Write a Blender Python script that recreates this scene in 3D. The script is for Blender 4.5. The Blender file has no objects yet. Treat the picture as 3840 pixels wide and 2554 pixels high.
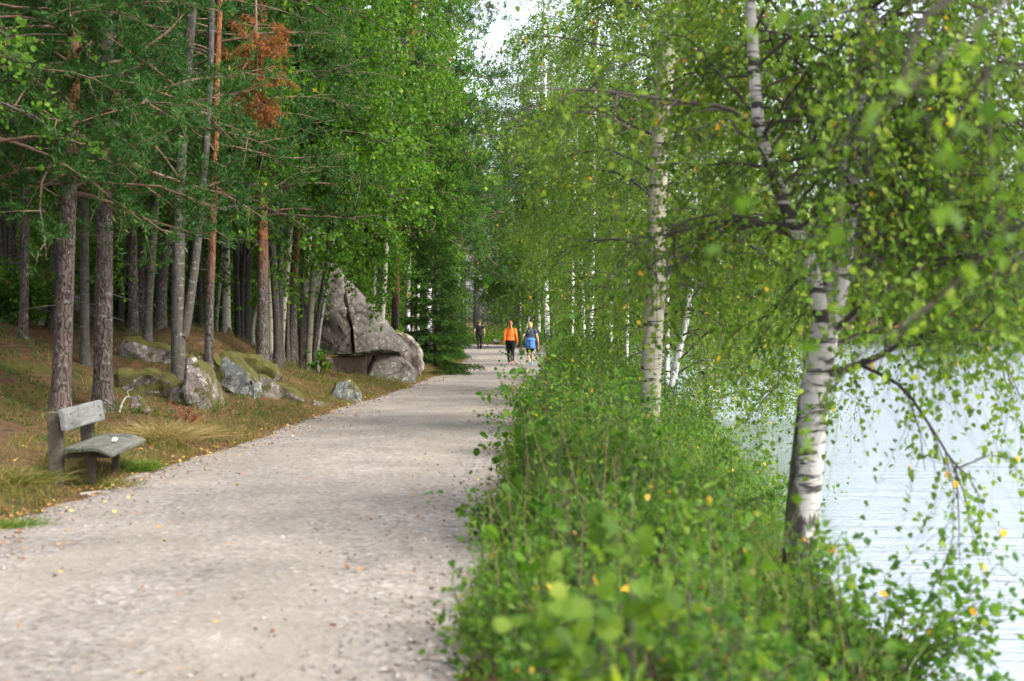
import bpy, bmesh, math, random
import numpy as np
from mathutils import Vector, noise as mnoise

R = math.radians
sc = bpy.context.scene
COL = sc.collection

# ------------------------------------------------------------------ camera
FPX, CX, HY, CAMH = 5333.33, 1920.0, 1215.0, 1.6        # focal length and horizon of the photograph in its own pixels
cam = bpy.data.cameras.new('camera')
cam.lens = 50; cam.sensor_width = 36; cam.sensor_fit = 'HORIZONTAL'
cam.shift_y = -62 / 3840
cam.clip_start = 0.05; cam.clip_end = 5000
cam.dof.use_dof = True; cam.dof.focus_distance = 42; cam.dof.aperture_fstop = 2.3
cam_o = bpy.data.objects.new('camera', cam); COL.objects.link(cam_o)
cam_o.location = (0, 0, CAMH); cam_o.rotation_euler = (R(90), 0, 0)
sc.camera = cam_o

# ------------------------------------------------------------------ sky, sun, exposure
SUN_EL, SUN_AZ = 52, 118      # elevation; azimuth clockwise from the viewing direction (+Y): the sun stands over the lake, right and a little behind
w = bpy.data.worlds.new('World'); sc.world = w; w.use_nodes = True
nt = w.node_tree; nt.nodes.clear()
sky = nt.nodes.new('ShaderNodeTexSky'); sky.sky_type = 'NISHITA'; sky.sun_disc = False
sky.sun_elevation = R(SUN_EL); sky.sun_rotation = R(SUN_AZ); sky.air_density = 1.0; sky.dust_density = 4.0; sky.ozone_density = 1.0
hsv = nt.nodes.new('ShaderNodeHueSaturation'); hsv.inputs['Saturation'].default_value = 0.45
bg = nt.nodes.new('ShaderNodeBackground'); bg.inputs['Strength'].default_value = 0.15
wo = nt.nodes.new('ShaderNodeOutputWorld')
nt.links.new(sky.outputs[0], hsv.inputs['Color']); nt.links.new(hsv.outputs[0], bg.inputs['Color']); nt.links.new(bg.outputs[0], wo.inputs[0])
sun = bpy.data.lights.new('sun', 'SUN'); sun.energy = 1.5; sun.angle = R(16); sun.color = (1.0, 0.95, 0.86)
sun_o = bpy.data.objects.new('sun', sun); COL.objects.link(sun_o); sun_o.location = (20, -10, 40)
sd = Vector((math.sin(R(SUN_AZ)) * math.cos(R(SUN_EL)), math.cos(R(SUN_AZ)) * math.cos(R(SUN_EL)), math.sin(R(SUN_EL))))
sun_o.rotation_euler = sd.to_track_quat('Z', 'Y').to_euler()
sc.view_settings.view_transform = 'Standard'; sc.view_settings.look = 'None'
sc.view_settings.gamma = 1; sc.view_settings.use_curve_mapping = False
sc.view_settings.exposure = 1.85
sc.render.engine = 'CYCLES'
sc.cycles.use_denoising = True
sc.cycles.max_bounces = 7; sc.cycles.diffuse_bounces = 2; sc.cycles.glossy_bounces = 3; sc.cycles.transmission_bounces = 4
sc.cycles.sample_clamp_indirect = 6

# ------------------------------------------------------------------ helpers: geometry
class Geo:
    """collects vertices and equal-sized faces, linked as ONE mesh object"""
    def __init__(self): self.v = []; self.f = []; self.n = 0
    def add(self, v, f, tint=None, mi=0, smooth=False):
        v = np.asarray(v, np.float32).reshape(-1, 3); f = np.asarray(f, np.int32)
        if not len(f): return
        if tint is None: tint = np.zeros(len(f), np.float32)
        self.v.append(v); self.f.append((f + self.n, np.broadcast_to(np.asarray(tint, np.float32), (len(f),)), mi, smooth)); self.n += len(v)
    def mesh(self, name, mats):
        me = bpy.data.meshes.new(name)
        if self.n:
            V = np.concatenate(self.v)
            me.vertices.add(len(V)); me.vertices.foreach_set('co', V.ravel())
            lt = np.concatenate([np.full(len(f), f.shape[1], np.int32) for f, _, _, _ in self.f])
            li = np.concatenate([f.ravel() for f, _, _, _ in self.f])
            me.loops.add(len(li)); me.loops.foreach_set('vertex_index', li)
            me.polygons.add(len(lt))
            ls = np.zeros(len(lt), np.int32); ls[1:] = np.cumsum(lt)[:-1]
            me.polygons.foreach_set('loop_start', ls)
            try: me.polygons.foreach_set('loop_total', lt)
            except Exception: pass
            me.polygons.foreach_set('material_index', np.concatenate([np.full(len(f), m, np.int32) for f, _, m, _ in self.f]))
            me.polygons.foreach_set('use_smooth', np.concatenate([np.full(len(f), s, bool) for f, _, _, s in self.f]))
            at = me.attributes.new('tint', 'FLOAT', 'FACE')
            at.data.foreach_set('value', np.concatenate([t for _, t, _, _ in self.f]))
            me.update(calc_edges=True)
        for m in (mats if isinstance(mats, (list, tuple)) else [mats]): me.materials.append(m)
        return me
    def build(self, name, mats, parent=None):
        return link(name, self.mesh(name, mats), parent)

def link(name, data, parent=None):
    o = bpy.data.objects.new(name, data); COL.objects.link(o)
    if parent is not None: o.parent = parent
    return o
def thing(name, label, cat, loc=(0, 0, 0), rz=0, group=None):
    o = link(name, None); o.location = loc; o.rotation_euler = (0, 0, rz); o.empty_display_size = 0.2
    return tag(o, label, cat, group)
def tag(o, label, cat=None, group=None, kind=None):
    o['label'] = label
    if cat: o['category'] = cat
    if group: o['group'] = group
    if kind: o['kind'] = kind
    return o
def nrm(a): return a / np.maximum(np.linalg.norm(a, axis=-1, keepdims=True), 1e-9)
def P(x, y, D):
    """the point at distance D along the viewing axis seen at photograph pixel (x, y): used to read real positions off the photograph"""
    return np.array([(x - CX) / FPX * D, D, CAMH - (y - HY) / FPX * D])

def tube(g, pts, rad, sides=8, caps=True, tint=0.0, mi=0, rough=0.0, seed=0, smooth=True):
    pts = np.asarray(pts, float); rad = np.asarray(rad, float); n = len(pts)
    tan = np.gradient(pts, axis=0); tan = nrm(tan)
    ref = np.array([0, 0, 1.0]) if abs(tan[0, 2]) < .8 else np.array([1.0, 0, 0])
    u = np.empty_like(pts); p = ref
    for i in range(n):
        p = p - tan[i] * p.dot(tan[i]); p = p / max(np.linalg.norm(p), 1e-6); u[i] = p
    v = np.cross(tan, u)
    a = np.arange(sides) / sides * 2 * np.pi
    r = np.broadcast_to(rad[:, None], (n, sides)).copy()
    if rough:
        rs = np.random.default_rng(seed); q = rs.normal(0, rough, (n, sides))
        for _ in range(1): q = (q + np.roll(q, 1, 0) + np.roll(q, -1, 0)) / 3
        r *= 1 + q
    V = pts[:, None] + (u[:, None] * np.cos(a)[None, :, None] + v[:, None] * np.sin(a)[None, :, None]) * r[..., None]
    V = V.reshape(-1, 3)
    i = np.arange(n - 1)[:, None] * sides; j = np.arange(sides)[None]; k = (j + 1) % sides
    F = np.stack([i + j, i + k, i + sides + k, i + sides + j], -1).reshape(-1, 4)
    g.add(V, F, np.full(len(F), tint), mi, smooth)
    if caps:
        for e, c in ((0, pts[0]), (n - 1, pts[-1])):
            ring = V[e * sides:(e + 1) * sides]
            VV = np.vstack([ring, c[None]])
            jj = np.arange(sides); kk = (jj + 1) % sides
            FF = np.stack([jj, kk, np.full(sides, sides)], -1) if e else np.stack([kk, jj, np.full(sides, sides)], -1)
            g.add(VV, FF, np.full(sides, tint), mi, smooth)

def thin_tubes(g, pts, r0, r1, mi=0):
    """many three-sided twigs at once: pts (T, n, 3)"""
    T, n, _ = pts.shape
    if T == 0: return
    tan = nrm(pts[:, -1] - pts[:, 0])
    ref = np.where(np.abs(tan[:, 2:3]) < .8, np.array([[0, 0, 1.0]]), np.array([[1.0, 0, 0]]))
    u = nrm(np.cross(tan, ref)); v = np.cross(tan, u)
    a = np.arange(3) / 3 * 2 * np.pi
    ring = u[:, None] * np.cos(a)[None, :, None] + v[:, None] * np.sin(a)[None, :, None]     # T,3,3
    rr = np.linspace(1, 0, n)[None, :] * (np.asarray(r0).reshape(-1, 1) - np.asarray(r1).reshape(-1, 1)) + np.asarray(r1).reshape(-1, 1)
    V = pts[:, :, None] + ring[:, None] * np.broadcast_to(rr, (T, n))[:, :, None, None]
    base = (np.arange(T) * n * 3)[:, None, None]; i = (np.arange(n - 1) * 3)[None, :, None]; j = np.arange(3)[None, None]; k = (j + 1) % 3
    F = np.stack([base + i + j, base + i + k, base + i + 3 + k, base + i + 3 + j], -1).reshape(-1, 4)
    g.add(V.reshape(-1, 3), F, None, mi, True)

LEAF6 = np.array([[0, 0, 0], [.28, .36, .05], [.62, .33, .04], [1, 0, -.08], [.62, -.33, .04], [.28, -.36, .05]])       # rounded, a little folded and curled
LEAF6B = np.array([[0, 0, 0], [.22, .36, .07], [.52, .33, .05], [1, 0, -.12], [.52, -.33, .05], [.22, -.36, .07]])     # birch: broad base, drawn-out tip
LEAF6W = np.array([[0, 0, 0], [.25, .44, .06], [.68, .42, .03], [.98, 0, -.10], [.68, -.42, .03], [.25, -.44, .06]])    # rounder
LEAF6N = np.array([[0, 0, 0], [.3, .17, .03], [.65, .15, .02], [1, 0, -.08], [.65, -.15, .02], [.3, -.17, .03]])        # willow-like
LEAF4 = np.array([[0, 0, 0], [.45, .40, .05], [1, 0, -.05], [.45, -.40, .05]])
NEED = np.array([[0, 0, 0], [.5, .085, 0], [1, 0, 0], [.5, -.085, 0]])
NEEDF = np.array([[0, 0, 0], [.5, .12, 0], [1, 0, 0], [.5, -.12, 0]])
BLADE = np.array([[0, .5, 0], [0, -.5, 0], [1, 0, 0]])
def leaves(g, pos, axis, nor, size, shape, tint, mi=0):
    N = len(pos)
    if N == 0: return
    axis = nrm(axis); nor = nor - axis * (nor * axis).sum(-1, keepdims=True); nor = nrm(nor)
    side = np.cross(nor, axis)
    s = np.broadcast_to(np.asarray(size, float), (N,))
    S = shape
    V = pos[:, None] + s[:, None, None] * (axis[:, None] * S[None, :, 0:1] + side[:, None] * S[None, :, 1:2] + nor[:, None] * S[None, :, 2:3])
    m = len(S); b = (np.arange(N) * m)[:, None]
    if m == 6:
        F = np.concatenate([b + np.array([[0, 1, 2, 3]]), b + np.array([[0, 3, 4, 5]])], 1).reshape(-1, 4); t = np.repeat(tint, 2)
    else:
        F = b + np.arange(m)[None]; t = tint
    g.add(V.reshape(-1, 3), F, t, mi)

def rand_dir(rng, n): return nrm(rng.normal(size=(n, 3)))

def twig_leaves(gl, gt, rng, Pp, Dv, L, hang, K, size, shape, droop, tinted=(0, 1), spread=.8, up=.6, twig_r=.0025, s0=.12, leafvar=.3, bulk=0.0, tseg=1):
    """twigs from points Pp along Dv (T) with K leaves each, added to gl; twig tubes to gt"""
    T = len(Pp)
    if T == 0: return
    L = np.broadcast_to(L, (T,)); g = np.array([0, 0, -1.0]); hang = np.broadcast_to(hang, (T,))
    s = np.linspace(s0, 1, K)[None] + rng.uniform(-.4, .4, (T, K)) / K
    def at(s): return Pp[:, None] + Dv[:, None] * (L[:, None] * s)[..., None] + g * (hang[:, None] * L[:, None] * s * s)[..., None]
    pos = at(s) + rng.normal(0, 1, (T, K, 3)) * bulk
    tan = nrm(Dv[:, None] + g * (2 * hang[:, None] * s)[..., None])
    ax = tan * .55 + rng.normal(0, spread, (T, K, 3)) + g * droop
    no = rng.normal(0, .7, (T, K, 3)) + np.array([0, 0, up])
    sz = size * rng.uniform(1 - leafvar, 1 + leafvar, (T, K))
    tt = rng.uniform(tinted[0], tinted[1], (T, 1)) * .3 + rng.uniform(tinted[0], tinted[1], (T, K)) * .7
    lo_, hi_ = tinted; cl = .5 + .5 * np.clip(lump(Pp[:, 0] + .7 * Pp[:, 2], Pp[:, 1] - .5 * Pp[:, 2], 1.3, 1.0), -1, 1); tt = np.where(tt < .8, tt * .72 + .24 * cl[:, None] * (hi_ - lo_), tt)
    leaves(gl, pos.reshape(-1, 3), ax.reshape(-1, 3), no.reshape(-1, 3), sz.ravel(), shape, tt.ravel())
    if gt is not None and twig_r > 0:
        thin_tubes(gt, at(np.broadcast_to(np.linspace(0, 1, tseg + 1)[None], (T, tseg + 1))), np.full(T, twig_r), np.full(T, twig_r * .4))

def bough(rng, start, d, L, n=7, droop=.3, wob=.12):
    p = [np.asarray(start, float)]; d = np.asarray(d, float); d = d / np.linalg.norm(d)
    for i in range(n):
        d = d + np.array([0, 0, -1]) * droop / n * (1 + i / n) + rng.normal(0, wob, 3); d = d / np.linalg.norm(d)
        p.append(p[-1] + d * L / n)
    return np.array(p)
def along(poly, s):
    s = np.clip(s, 0, 1) * (len(poly) - 1); i = min(int(s), len(poly) - 2); f = s - i
    return poly[i] * (1 - f) + poly[i + 1] * f, nrm(poly[i + 1] - poly[i])
def smooth_poly(pts, n):
    """Catmull-Rom through the points"""
    pts = np.asarray(pts, float); q = np.vstack([2 * pts[0] - pts[1], pts, 2 * pts[-1] - pts[-2]]); out = []
    m = len(pts) - 1
    for t in np.linspace(0, m - 1e-6, n):
        i = int(t); f = t - i; a, b, c, d = q[i], q[i + 1], q[i + 2], q[i + 3]
        out.append(.5 * ((2 * b) + (-a + c) * f + (2 * a - 5 * b + 4 * c - d) * f * f + (-a + 3 * b - 3 * c + d) * f ** 3))
    return np.array(out)

# ------------------------------------------------------------------ helpers: materials
def mat(name):
    m = bpy.data.materials.new(name); m.use_nodes = True; m.node_tree.nodes.clear()
    return m, m.node_tree
def N(t, kind, **kw):
    n = t.nodes.new(kind)
    for k, v in kw.items():
        if k in n.inputs: n.inputs[k].default_value = v
        else: setattr(n, k, v)
    return n
def ramp(t, src, stops, interp='LINEAR'):
    n = t.nodes.new('ShaderNodeValToRGB'); cr = n.color_ramp; cr.interpolation = interp
    while len(cr.elements) < len(stops): cr.elements.new(1)
    for e, (p, c) in zip(cr.elements, stops): e.position = p; e.color = (*c, 1) if len(c) == 3 else c
    t.links.new(src, n.inputs[0]); return n.outputs[0]
def coords(t, scale=(1, 1, 1), kind='Object'):
    tc = N(t, 'ShaderNodeTexCoord'); mp = N(t, 'ShaderNodeMapping'); mp.inputs['Scale'].default_value = scale
    t.links.new(tc.outputs[kind], mp.inputs[0]); return mp.outputs[0]
def noise(t, vec, scale, detail=4, rough=.6, dist=0.0):
    n = N(t, 'ShaderNodeTexNoise', Scale=scale, Detail=detail, Roughness=rough, Distortion=dist); t.links.new(vec, n.inputs['Vector']); return n.outputs['Fac']
def mixc(t, fac, a, b, mode='MIX'):
    n = N(t, 'ShaderNodeMix', data_type='RGBA', blend_type=mode)
    for i, s in ((0, fac), (6, a), (7, b)):
        if hasattr(s, 'links') or hasattr(s, 'is_linked'): t.links.new(s, n.inputs[i])
        else: n.inputs[i].default_value = s if i == 0 else (*s, 1)
    return n.outputs[2]
def bsdf(t, col, rough=.8, bump=None, bstr=.3, bdist=.02, spec=.3):
    b = N(t, 'ShaderNodeBsdfPrincipled', Roughness=rough); b.inputs['Specular IOR Level'].default_value = spec
    if hasattr(col, 'is_linked'): t.links.new(col, b.inputs['Base Color'])
    else: b.inputs['Base Color'].default_value = (*col, 1)
    if bump is not None:
        bp = N(t, 'ShaderNodeBump', Strength=bstr, Distance=bdist); t.links.new(bump, bp.inputs['Height']); t.links.new(bp.outputs[0], b.inputs['Normal'])
    return b
def out(t, sh):
    o = N(t, 'ShaderNodeOutputMaterial'); t.links.new(sh.outputs[0] if hasattr(sh, 'outputs') else sh, o.inputs[0])
def simple(name, col, rough=.7, var=.25, scale=20, spec=.3, bstr=.15):
    m, t = mat(name); v = coords(t); n = noise(t, v, scale)
    c = mixc(t, n, tuple(x * (1 - var) for x in col), tuple(min(1, x * (1 + var)) for x in col))
    out(t, bsdf(t, c, rough, n, bstr, .01, spec)); return m
def leafmat(name, stops, trans=.42, tcol=1.8, rough=.55, spec=.14):
    """leaf: colour by the leaf's own tint, some light passes through"""
    m, t = mat(name); at = N(t, 'ShaderNodeAttribute', attribute_name='tint')
    stops = [(p, (q[0] * .73, q[1] * .74, q[2] * .54) if q[1] > q[0] * 1.12 else q) for p, q in stops]
    c = ramp(t, at.outputs['Fac'], stops)
    b = bsdf(t, c, rough, spec=spec)
    tr = N(t, 'ShaderNodeBsdfTranslucent'); tc = mixc(t, 1.0, c, (tcol, tcol * 1.02, tcol * .55), 'MULTIPLY'); t.links.new(tc, tr.inputs[0])
    mx = N(t, 'ShaderNodeMixShader'); mx.inputs[0].default_value = trans
    t.links.new(b.outputs[0], mx.inputs[1]); t.links.new(tr.outputs[0], mx.inputs[2]); out(t, mx); return m

M = {}
Y1, Y2 = (.55, .34, .03), (.58, .22, .03)
M['birch_leaf'] = leafmat('birch_leaf', [(0, (.030, .080, .014)), (.35, (.080, .160, .022)), (.70, (.165, .255, .040)), (.945, (.27, .33, .06)), (.955, Y1), (1, Y2)])
M['birch_leaf_far'] = leafmat('birch_leaf_far', [(0, (.026, .070, .014)), (.4, (.072, .150, .024)), (.75, (.140, .225, .038)), (.975, (.22, .28, .05)), (.985, Y1), (1, Y2)])
M['broad_leaf'] = leafmat('broad_leaf', [(0, (.017, .060, .010)), (.4, (.055, .140, .016)), (.75, (.118, .235, .030)), (.965, (.20, .32, .048)), (.98, Y1), (1, Y2)])
M['shrub_leaf'] = leafmat('shrub_leaf', [(0, (.022, .070, .016)), (.4, (.062, .150, .028)), (.74, (.135, .240, .040)), (.93, (.22, .29, .055)), (.945, (.45, .30, .04)), (1, (.55, .20, .04))])
M['willow_leaf'] = leafmat('willow_leaf', [(0, (.07, .15, .03)), (.5, (.12, .22, .04)), (1, (.19, .29, .06))])
M['pine_needle'] = leafmat('pine_needle', [(0, (.013, .048, .014)), (.5, (.031, .092, .022)), (.93, (.062, .145, .030)), (.96, (.20, .17, .04)), (1, (.40, .22, .05))], trans=.22)
M['dead_needle'] = leafmat('dead_needle', [(0, (.10, .036, .012)), (.5, (.18, .066, .019)), (1, (.27, .115, .035))], trans=.2)
M['spruce_needle'] = leafmat('spruce_needle', [(0, (.030, .085, .018)), (.6, (.062, .145, .026)), (1, (.12, .22, .04))], trans=.25)
M['dark_needle'] = leafmat('dark_needle', [(0, (.012, .035, .014)), (.6, (.022, .055, .018)), (1, (.04, .085, .024))], trans=.1)
M['grass'] = leafmat('grass', [(0, (.06, .10, .02)), (.4, (.11, .145, .03)), (.6, (.15, .12, .04)), (1, (.23, .155, .06))], trans=.3)
M['dry_grass'] = leafmat('dry_grass', [(0, (.10, .085, .03)), (.5, (.22, .16, .065)), (1, (.33, .255, .12))], trans=.3)
M['green_grass'] = leafmat('green_grass', [(0, (.07, .14, .03)), (.6, (.12, .20, .04)), (1, (.22, .25, .07))], trans=.3)
M['reed'] = leafmat('reed', [(0, (.05, .11, .03)), (.6, (.09, .16, .04)), (1, (.25, .24, .08))], trans=.3)
M['red_leaf'] = leafmat('red_leaf', [(0, (.13, .025, .013)), (.6, (.21, .045, .024)), (1, (.26, .11, .035))], trans=.3)
M['bilberry'] = leafmat('bilberry', [(0, (.035, .085, .022)), (.6, (.065, .13, .03)), (.9, (.12, .16, .04)), (1, (.28, .08, .03))], trans=.3)
M['fallen'] = leafmat('fallen', [(0, (.18, .075, .035)), (.35, (.34, .16, .06)), (.6, (.36, .21, .08)), (.85, (.46, .31, .07)), (1, (.50, .38, .10))], trans=.1)

def pine_bark(name, grey=(.098, .074, .064), orange=(.33, .145, .07), z0=3.0, z1=4.6):
    m, t = mat(name); v = coords(t, (1, 1, .16)); vz = coords(t)
    vo = N(t, 'ShaderNodeTexVoronoi', Scale=22.0); vo.feature = 'DISTANCE_TO_EDGE'
    nz = noise(t, vz, 6, 5, .7)
    wv = N(t, 'ShaderNodeVectorMath'); wv.operation = 'ADD'
    sc_ = N(t, 'ShaderNodeVectorMath'); sc_.operation = 'SCALE'; sc_.inputs['Scale'].default_value = .12
    nn = N(t, 'ShaderNodeTexNoise', Scale=5.0); t.links.new(vz, nn.inputs['Vector']); t.links.new(nn.outputs['Color'], sc_.inputs[0])
    t.links.new(v, wv.inputs[0]); t.links.new(sc_.outputs[0], wv.inputs[1]); t.links.new(wv.outputs[0], vo.inputs['Vector'])
    plate = ramp(t, vo.outputs['Distance'], [(0, (0, 0, 0)), (.11, (1, 1, 1))])
    c0 = mixc(t, nz, tuple(x * .55 for x in grey), tuple(min(1, x * 1.9) for x in grey))
    c0 = mixc(t, plate, tuple(x * .35 for x in grey), c0)
    li = ramp(t, noise(t, vz, 14, 3), [(.56, (0, 0, 0)), (.68, (1, 1, 1))])
    c0 = mixc(t, li, c0, (.19, .185, .165))
    fl = ramp(t, noise(t, coords(t, (1, 1, .5)), 16, 4), [(.35, (.5, .5, .5)), (.65, (1.25, 1.25, 1.25))])
    c1 = mixc(t, 1.0, orange, fl, 'MULTIPLY')
    sx = N(t, 'ShaderNodeSeparateXYZ'); t.links.new(vz, sx.inputs[0])
    ad = N(t, 'ShaderNodeMath', operation='MULTIPLY_ADD'); ad.inputs[1].default_value = 2.0; t.links.new(noise(t, vz, 2.2, 4), ad.inputs[0]); t.links.new(sx.outputs[2], ad.inputs[2])
    mr = N(t, 'ShaderNodeMapRange'); mr.inputs[1].default_value = z0 + 1; mr.inputs[2].default_value = z1 + 1; t.links.new(ad.outputs[0], mr.inputs[0])
    c = mixc(t, mr.outputs[0], c0, c1)
    h = mixc(t, .5, plate, nz)
    out(t, bsdf(t, c, .9, h, .9, .03, .15)); return m
M['pine_bark'] = pine_bark('pine_bark')
M['pine_bark_low'] = pine_bark('pine_bark_low', (.085, .072, .064), (.30, .12, .058), 1.6, 3.0)
M['pine_bark_grey'] = pine_bark('pine_bark_grey', (.078, .062, .054), (.20, .10, .06), 6, 9)

def birch_bark(name, white=(.30, .275, .20), dark_base=.8, mossy=0.0, rough_bark=.5, band0=.565):
    m, t = mat(name); vz = coords(t)
    base = mixc(t, noise(t, coords(t, (1, 1, .8)), 5, 4), tuple(x * .72 for x in white), white)
    len_ = ramp(t, noise(t, coords(t, (5, 5, 60)), 1.0, 3, .6), [(.60, (0, 0, 0)), (.66, (1, 1, 1))])
    band = ramp(t, noise(t, coords(t, (1.6, 1.6, 9)), 1.5, 4, .65, .5), [(band0, (0, 0, 0)), (band0 + .06, (1, 1, 1))])
    c = mixc(t, len_, base, (.16, .13, .11))
    c = mixc(t, band, c, (.035, .03, .028))
    sx = N(t, 'ShaderNodeSeparateXYZ'); t.links.new(vz, sx.inputs[0])
    ad = N(t, 'ShaderNodeMath', operation='MULTIPLY_ADD'); ad.inputs[1].default_value = -2.2; t.links.new(noise(t, coords(t, (1, 1, .35)), 9, 4, .6), ad.inputs[0]); t.links.new(sx.outputs[2], ad.inputs[2])
    mr = N(t, 'ShaderNodeMapRange'); mr.inputs[1].default_value = dark_base - 1.15; mr.inputs[2].default_value = dark_base - 1.35; t.links.new(ad.outputs[0], mr.inputs[0])
    c = mixc(t, mr.outputs[0], c, (.045, .04, .035))
    if mossy:
        ge = N(t, 'ShaderNodeSeparateXYZ'); t.links.new(vz, ge.inputs[0])
        ml = N(t, 'ShaderNodeMath', operation='MULTIPLY_ADD'); ml.inputs[1].default_value = .22; t.links.new(noise(t, coords(t, (1, 1, .5)), 7, 5, .7), ml.inputs[0])
        sk = N(t, 'ShaderNodeMath', operation='MULTIPLY_ADD'); sk.inputs[1].default_value = -.055; sk.inputs[2].default_value = 0; t.links.new(ge.outputs[2], sk.inputs[0])
        dx = N(t, 'ShaderNodeMath', operation='ADD'); t.links.new(ge.outputs[0], dx.inputs[0]); t.links.new(sk.outputs[0], dx.inputs[1])
        t.links.new(dx.outputs[0], ml.inputs[2])
        mm = N(t, 'ShaderNodeMapRange'); mm.inputs[1].default_value = mossy; mm.inputs[2].default_value = mossy - .03; t.links.new(ml.outputs[0], mm.inputs[0])
        rb = mixc(t, ramp(t, noise(t, coords(t, (1, 1, .4)), 20, 4), [(.4, (0, 0, 0)), (.6, (1, 1, 1))]), (.035, .034, .022), (.10, .10, .055))
        c = mixc(t, mm.outputs[0], c, rb)
    h = mixc(t, .5, band, noise(t, coords(t, (1, 1, 3)), 12, 5))
    out(t, bsdf(t, c, .75, h, rough_bark, .02, .25)); return m
M['birch_bark'] = birch_bark('birch_bark', dark_base=.5)
M['birch_bark_mossy'] = birch_bark('birch_bark_mossy', (.42, .40, .37), .75, mossy=.042, rough_bark=.7, band0=.53)
M['birch_bark_mottled'] = birch_bark('birch_bark_mottled', (.44, .42, .39), .0, band0=.485)
M['birch_bark_far'] = birch_bark('birch_bark_far', (.66, .65, .63), 1.3)
M['aspen_bark'] = birch_bark('aspen_bark', (.33, .32, .22), .1)
M['pale_bark'] = birch_bark('pale_bark', (.42, .40, .34), .2)
def grey_bark(name, a, b, lich=(.22, .22, .19)):
    m, t = mat(name); v = coords(t, (1, 1, .35)); n = noise(t, v, 18, 5, .7); n2 = noise(t, coords(t, (1, 1, 3)), 8, 4)
    c = mixc(t, ramp(t, n, [(.3, (0, 0, 0)), (.7, (1, 1, 1))]), a, b)
    c = mixc(t, ramp(t, n2, [(.58, (0, 0, 0)), (.70, (1, 1, 1))]), c, lich)
    out(t, bsdf(t, c, .9, n, .7, .02, .15)); return m
M['alder_bark'] = grey_bark('alder_bark', (.036, .033, .029), (.105, .093, .08))
M['dark_bark'] = grey_bark('dark_bark', (.028, .025, .023), (.085, .075, .065), (.12, .12, .10))
M['branch'] = grey_bark('branch', (.032, .027, .024), (.085, .07, .058), (.12, .11, .09))
M['pine_branch'] = grey_bark('pine_branch', (.07, .045, .032), (.20, .125, .085), (.22, .20, .17))

def rock_mat(name, a, b, moss=.5, lichen=.5, crack=.016, cscale=1.1):
    m, t = mat(name); v = coords(t); n1 = noise(t, v, 1.6, 6, .65); n2 = noise(t, v, 9, 5, .7); n3 = noise(t, v, 40, 3, .6)
    c = mixc(t, ramp(t, n1, [(.35, (0, 0, 0)), (.65, (1, 1, 1))]), a, b)
    c = mixc(t, ramp(t, n3, [(.35, (0, 0, 0)), (.7, (1, 1, 1))]), mixc(t, 1.0, c, (.62, .62, .62), 'MULTIPLY'), c)
    c = mixc(t, ramp(t, n2, [(.60 - .1 * lichen, (0, 0, 0)), (.72 - .1 * lichen, (1, 1, 1))]), c, (.30, .29, .265) if 'granite' in name else (.44, .425, .39))
    cr = N(t, 'ShaderNodeTexVoronoi', Scale=cscale); cr.feature = 'DISTANCE_TO_EDGE'
    nd = N(t, 'ShaderNodeTexNoise', Scale=2.0, Detail=4.0); t.links.new(v, nd.inputs['Vector'])
    va = N(t, 'ShaderNodeVectorMath'); va.operation = 'ADD'; t.links.new(v, va.inputs[0]); t.links.new(nd.outputs['Color'], va.inputs[1]); t.links.new(va.outputs[0], cr.inputs['Vector'])
    crk = ramp(t, cr.outputs['Distance'], [(0, (0, 0, 0)), (crack, (1, 1, 1))])
    c = mixc(t, crk, (.035, .032, .03), c)
    dark = ramp(t, noise(t, coords(t, (1, 1, .3)), 2.5, 5, .7), [(.52, (0, 0, 0)), (.68, (1, 1, 1))])
    c = mixc(t, dark, c, mixc(t, 1.0, c, (.42, .40, .40), 'MULTIPLY'))
    ge = N(t, 'ShaderNodeNewGeometry'); sx = N(t, 'ShaderNodeSeparateXYZ'); t.links.new(ge.outputs['Normal'], sx.inputs[0])
    ma = N(t, 'ShaderNodeMath', operation='MULTIPLY_ADD'); ma.inputs[1].default_value = 2.6; t.links.new(noise(t, v, 3.2, 6, .72), ma.inputs[0]); t.links.new(sx.outputs[2], ma.inputs[2])
    mr = N(t, 'ShaderNodeMapRange'); mr.inputs[1].default_value = 2.35 - .8 * moss; mr.inputs[2].default_value = 2.55 - .8 * moss; t.links.new(ma.outputs[0], mr.inputs[0])
    mc = mixc(t, n2, (.035, .034, .010), (.095, .088, .022))
    c = mixc(t, mr.outputs[0], c, mc)
    h = mixc(t, .35, mixc(t, .5, n2, n3), crk)
    out(t, bsdf(t, c, .88, h, .6, .04, .2)); return m
M['granite'] = rock_mat('granite', (.075, .067, .058), (.155, .136, .118), .05, .35, .022, .42)
M['granite_red'] = rock_mat('granite_red', (.19, .135, .115), (.28, .21, .18), -.5, .2)
M['mossy_rock'] = rock_mat('mossy_rock', (.16, .13, .115), (.33, .28, .25), 1.25, .8)
M['lichen_rock'] = rock_mat('lichen_rock', (.12, .135, .135), (.26, .285, .28), 1.15, 1.0)
M['pink_rock'] = rock_mat('pink_rock', (.19, .15, .135), (.30, .25, .225), .7, .7)

M['grey_stalk'] = grey_bark('grey_stalk', (.10, .065, .04), (.22, .16, .10), (.26, .2, .13))
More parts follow.
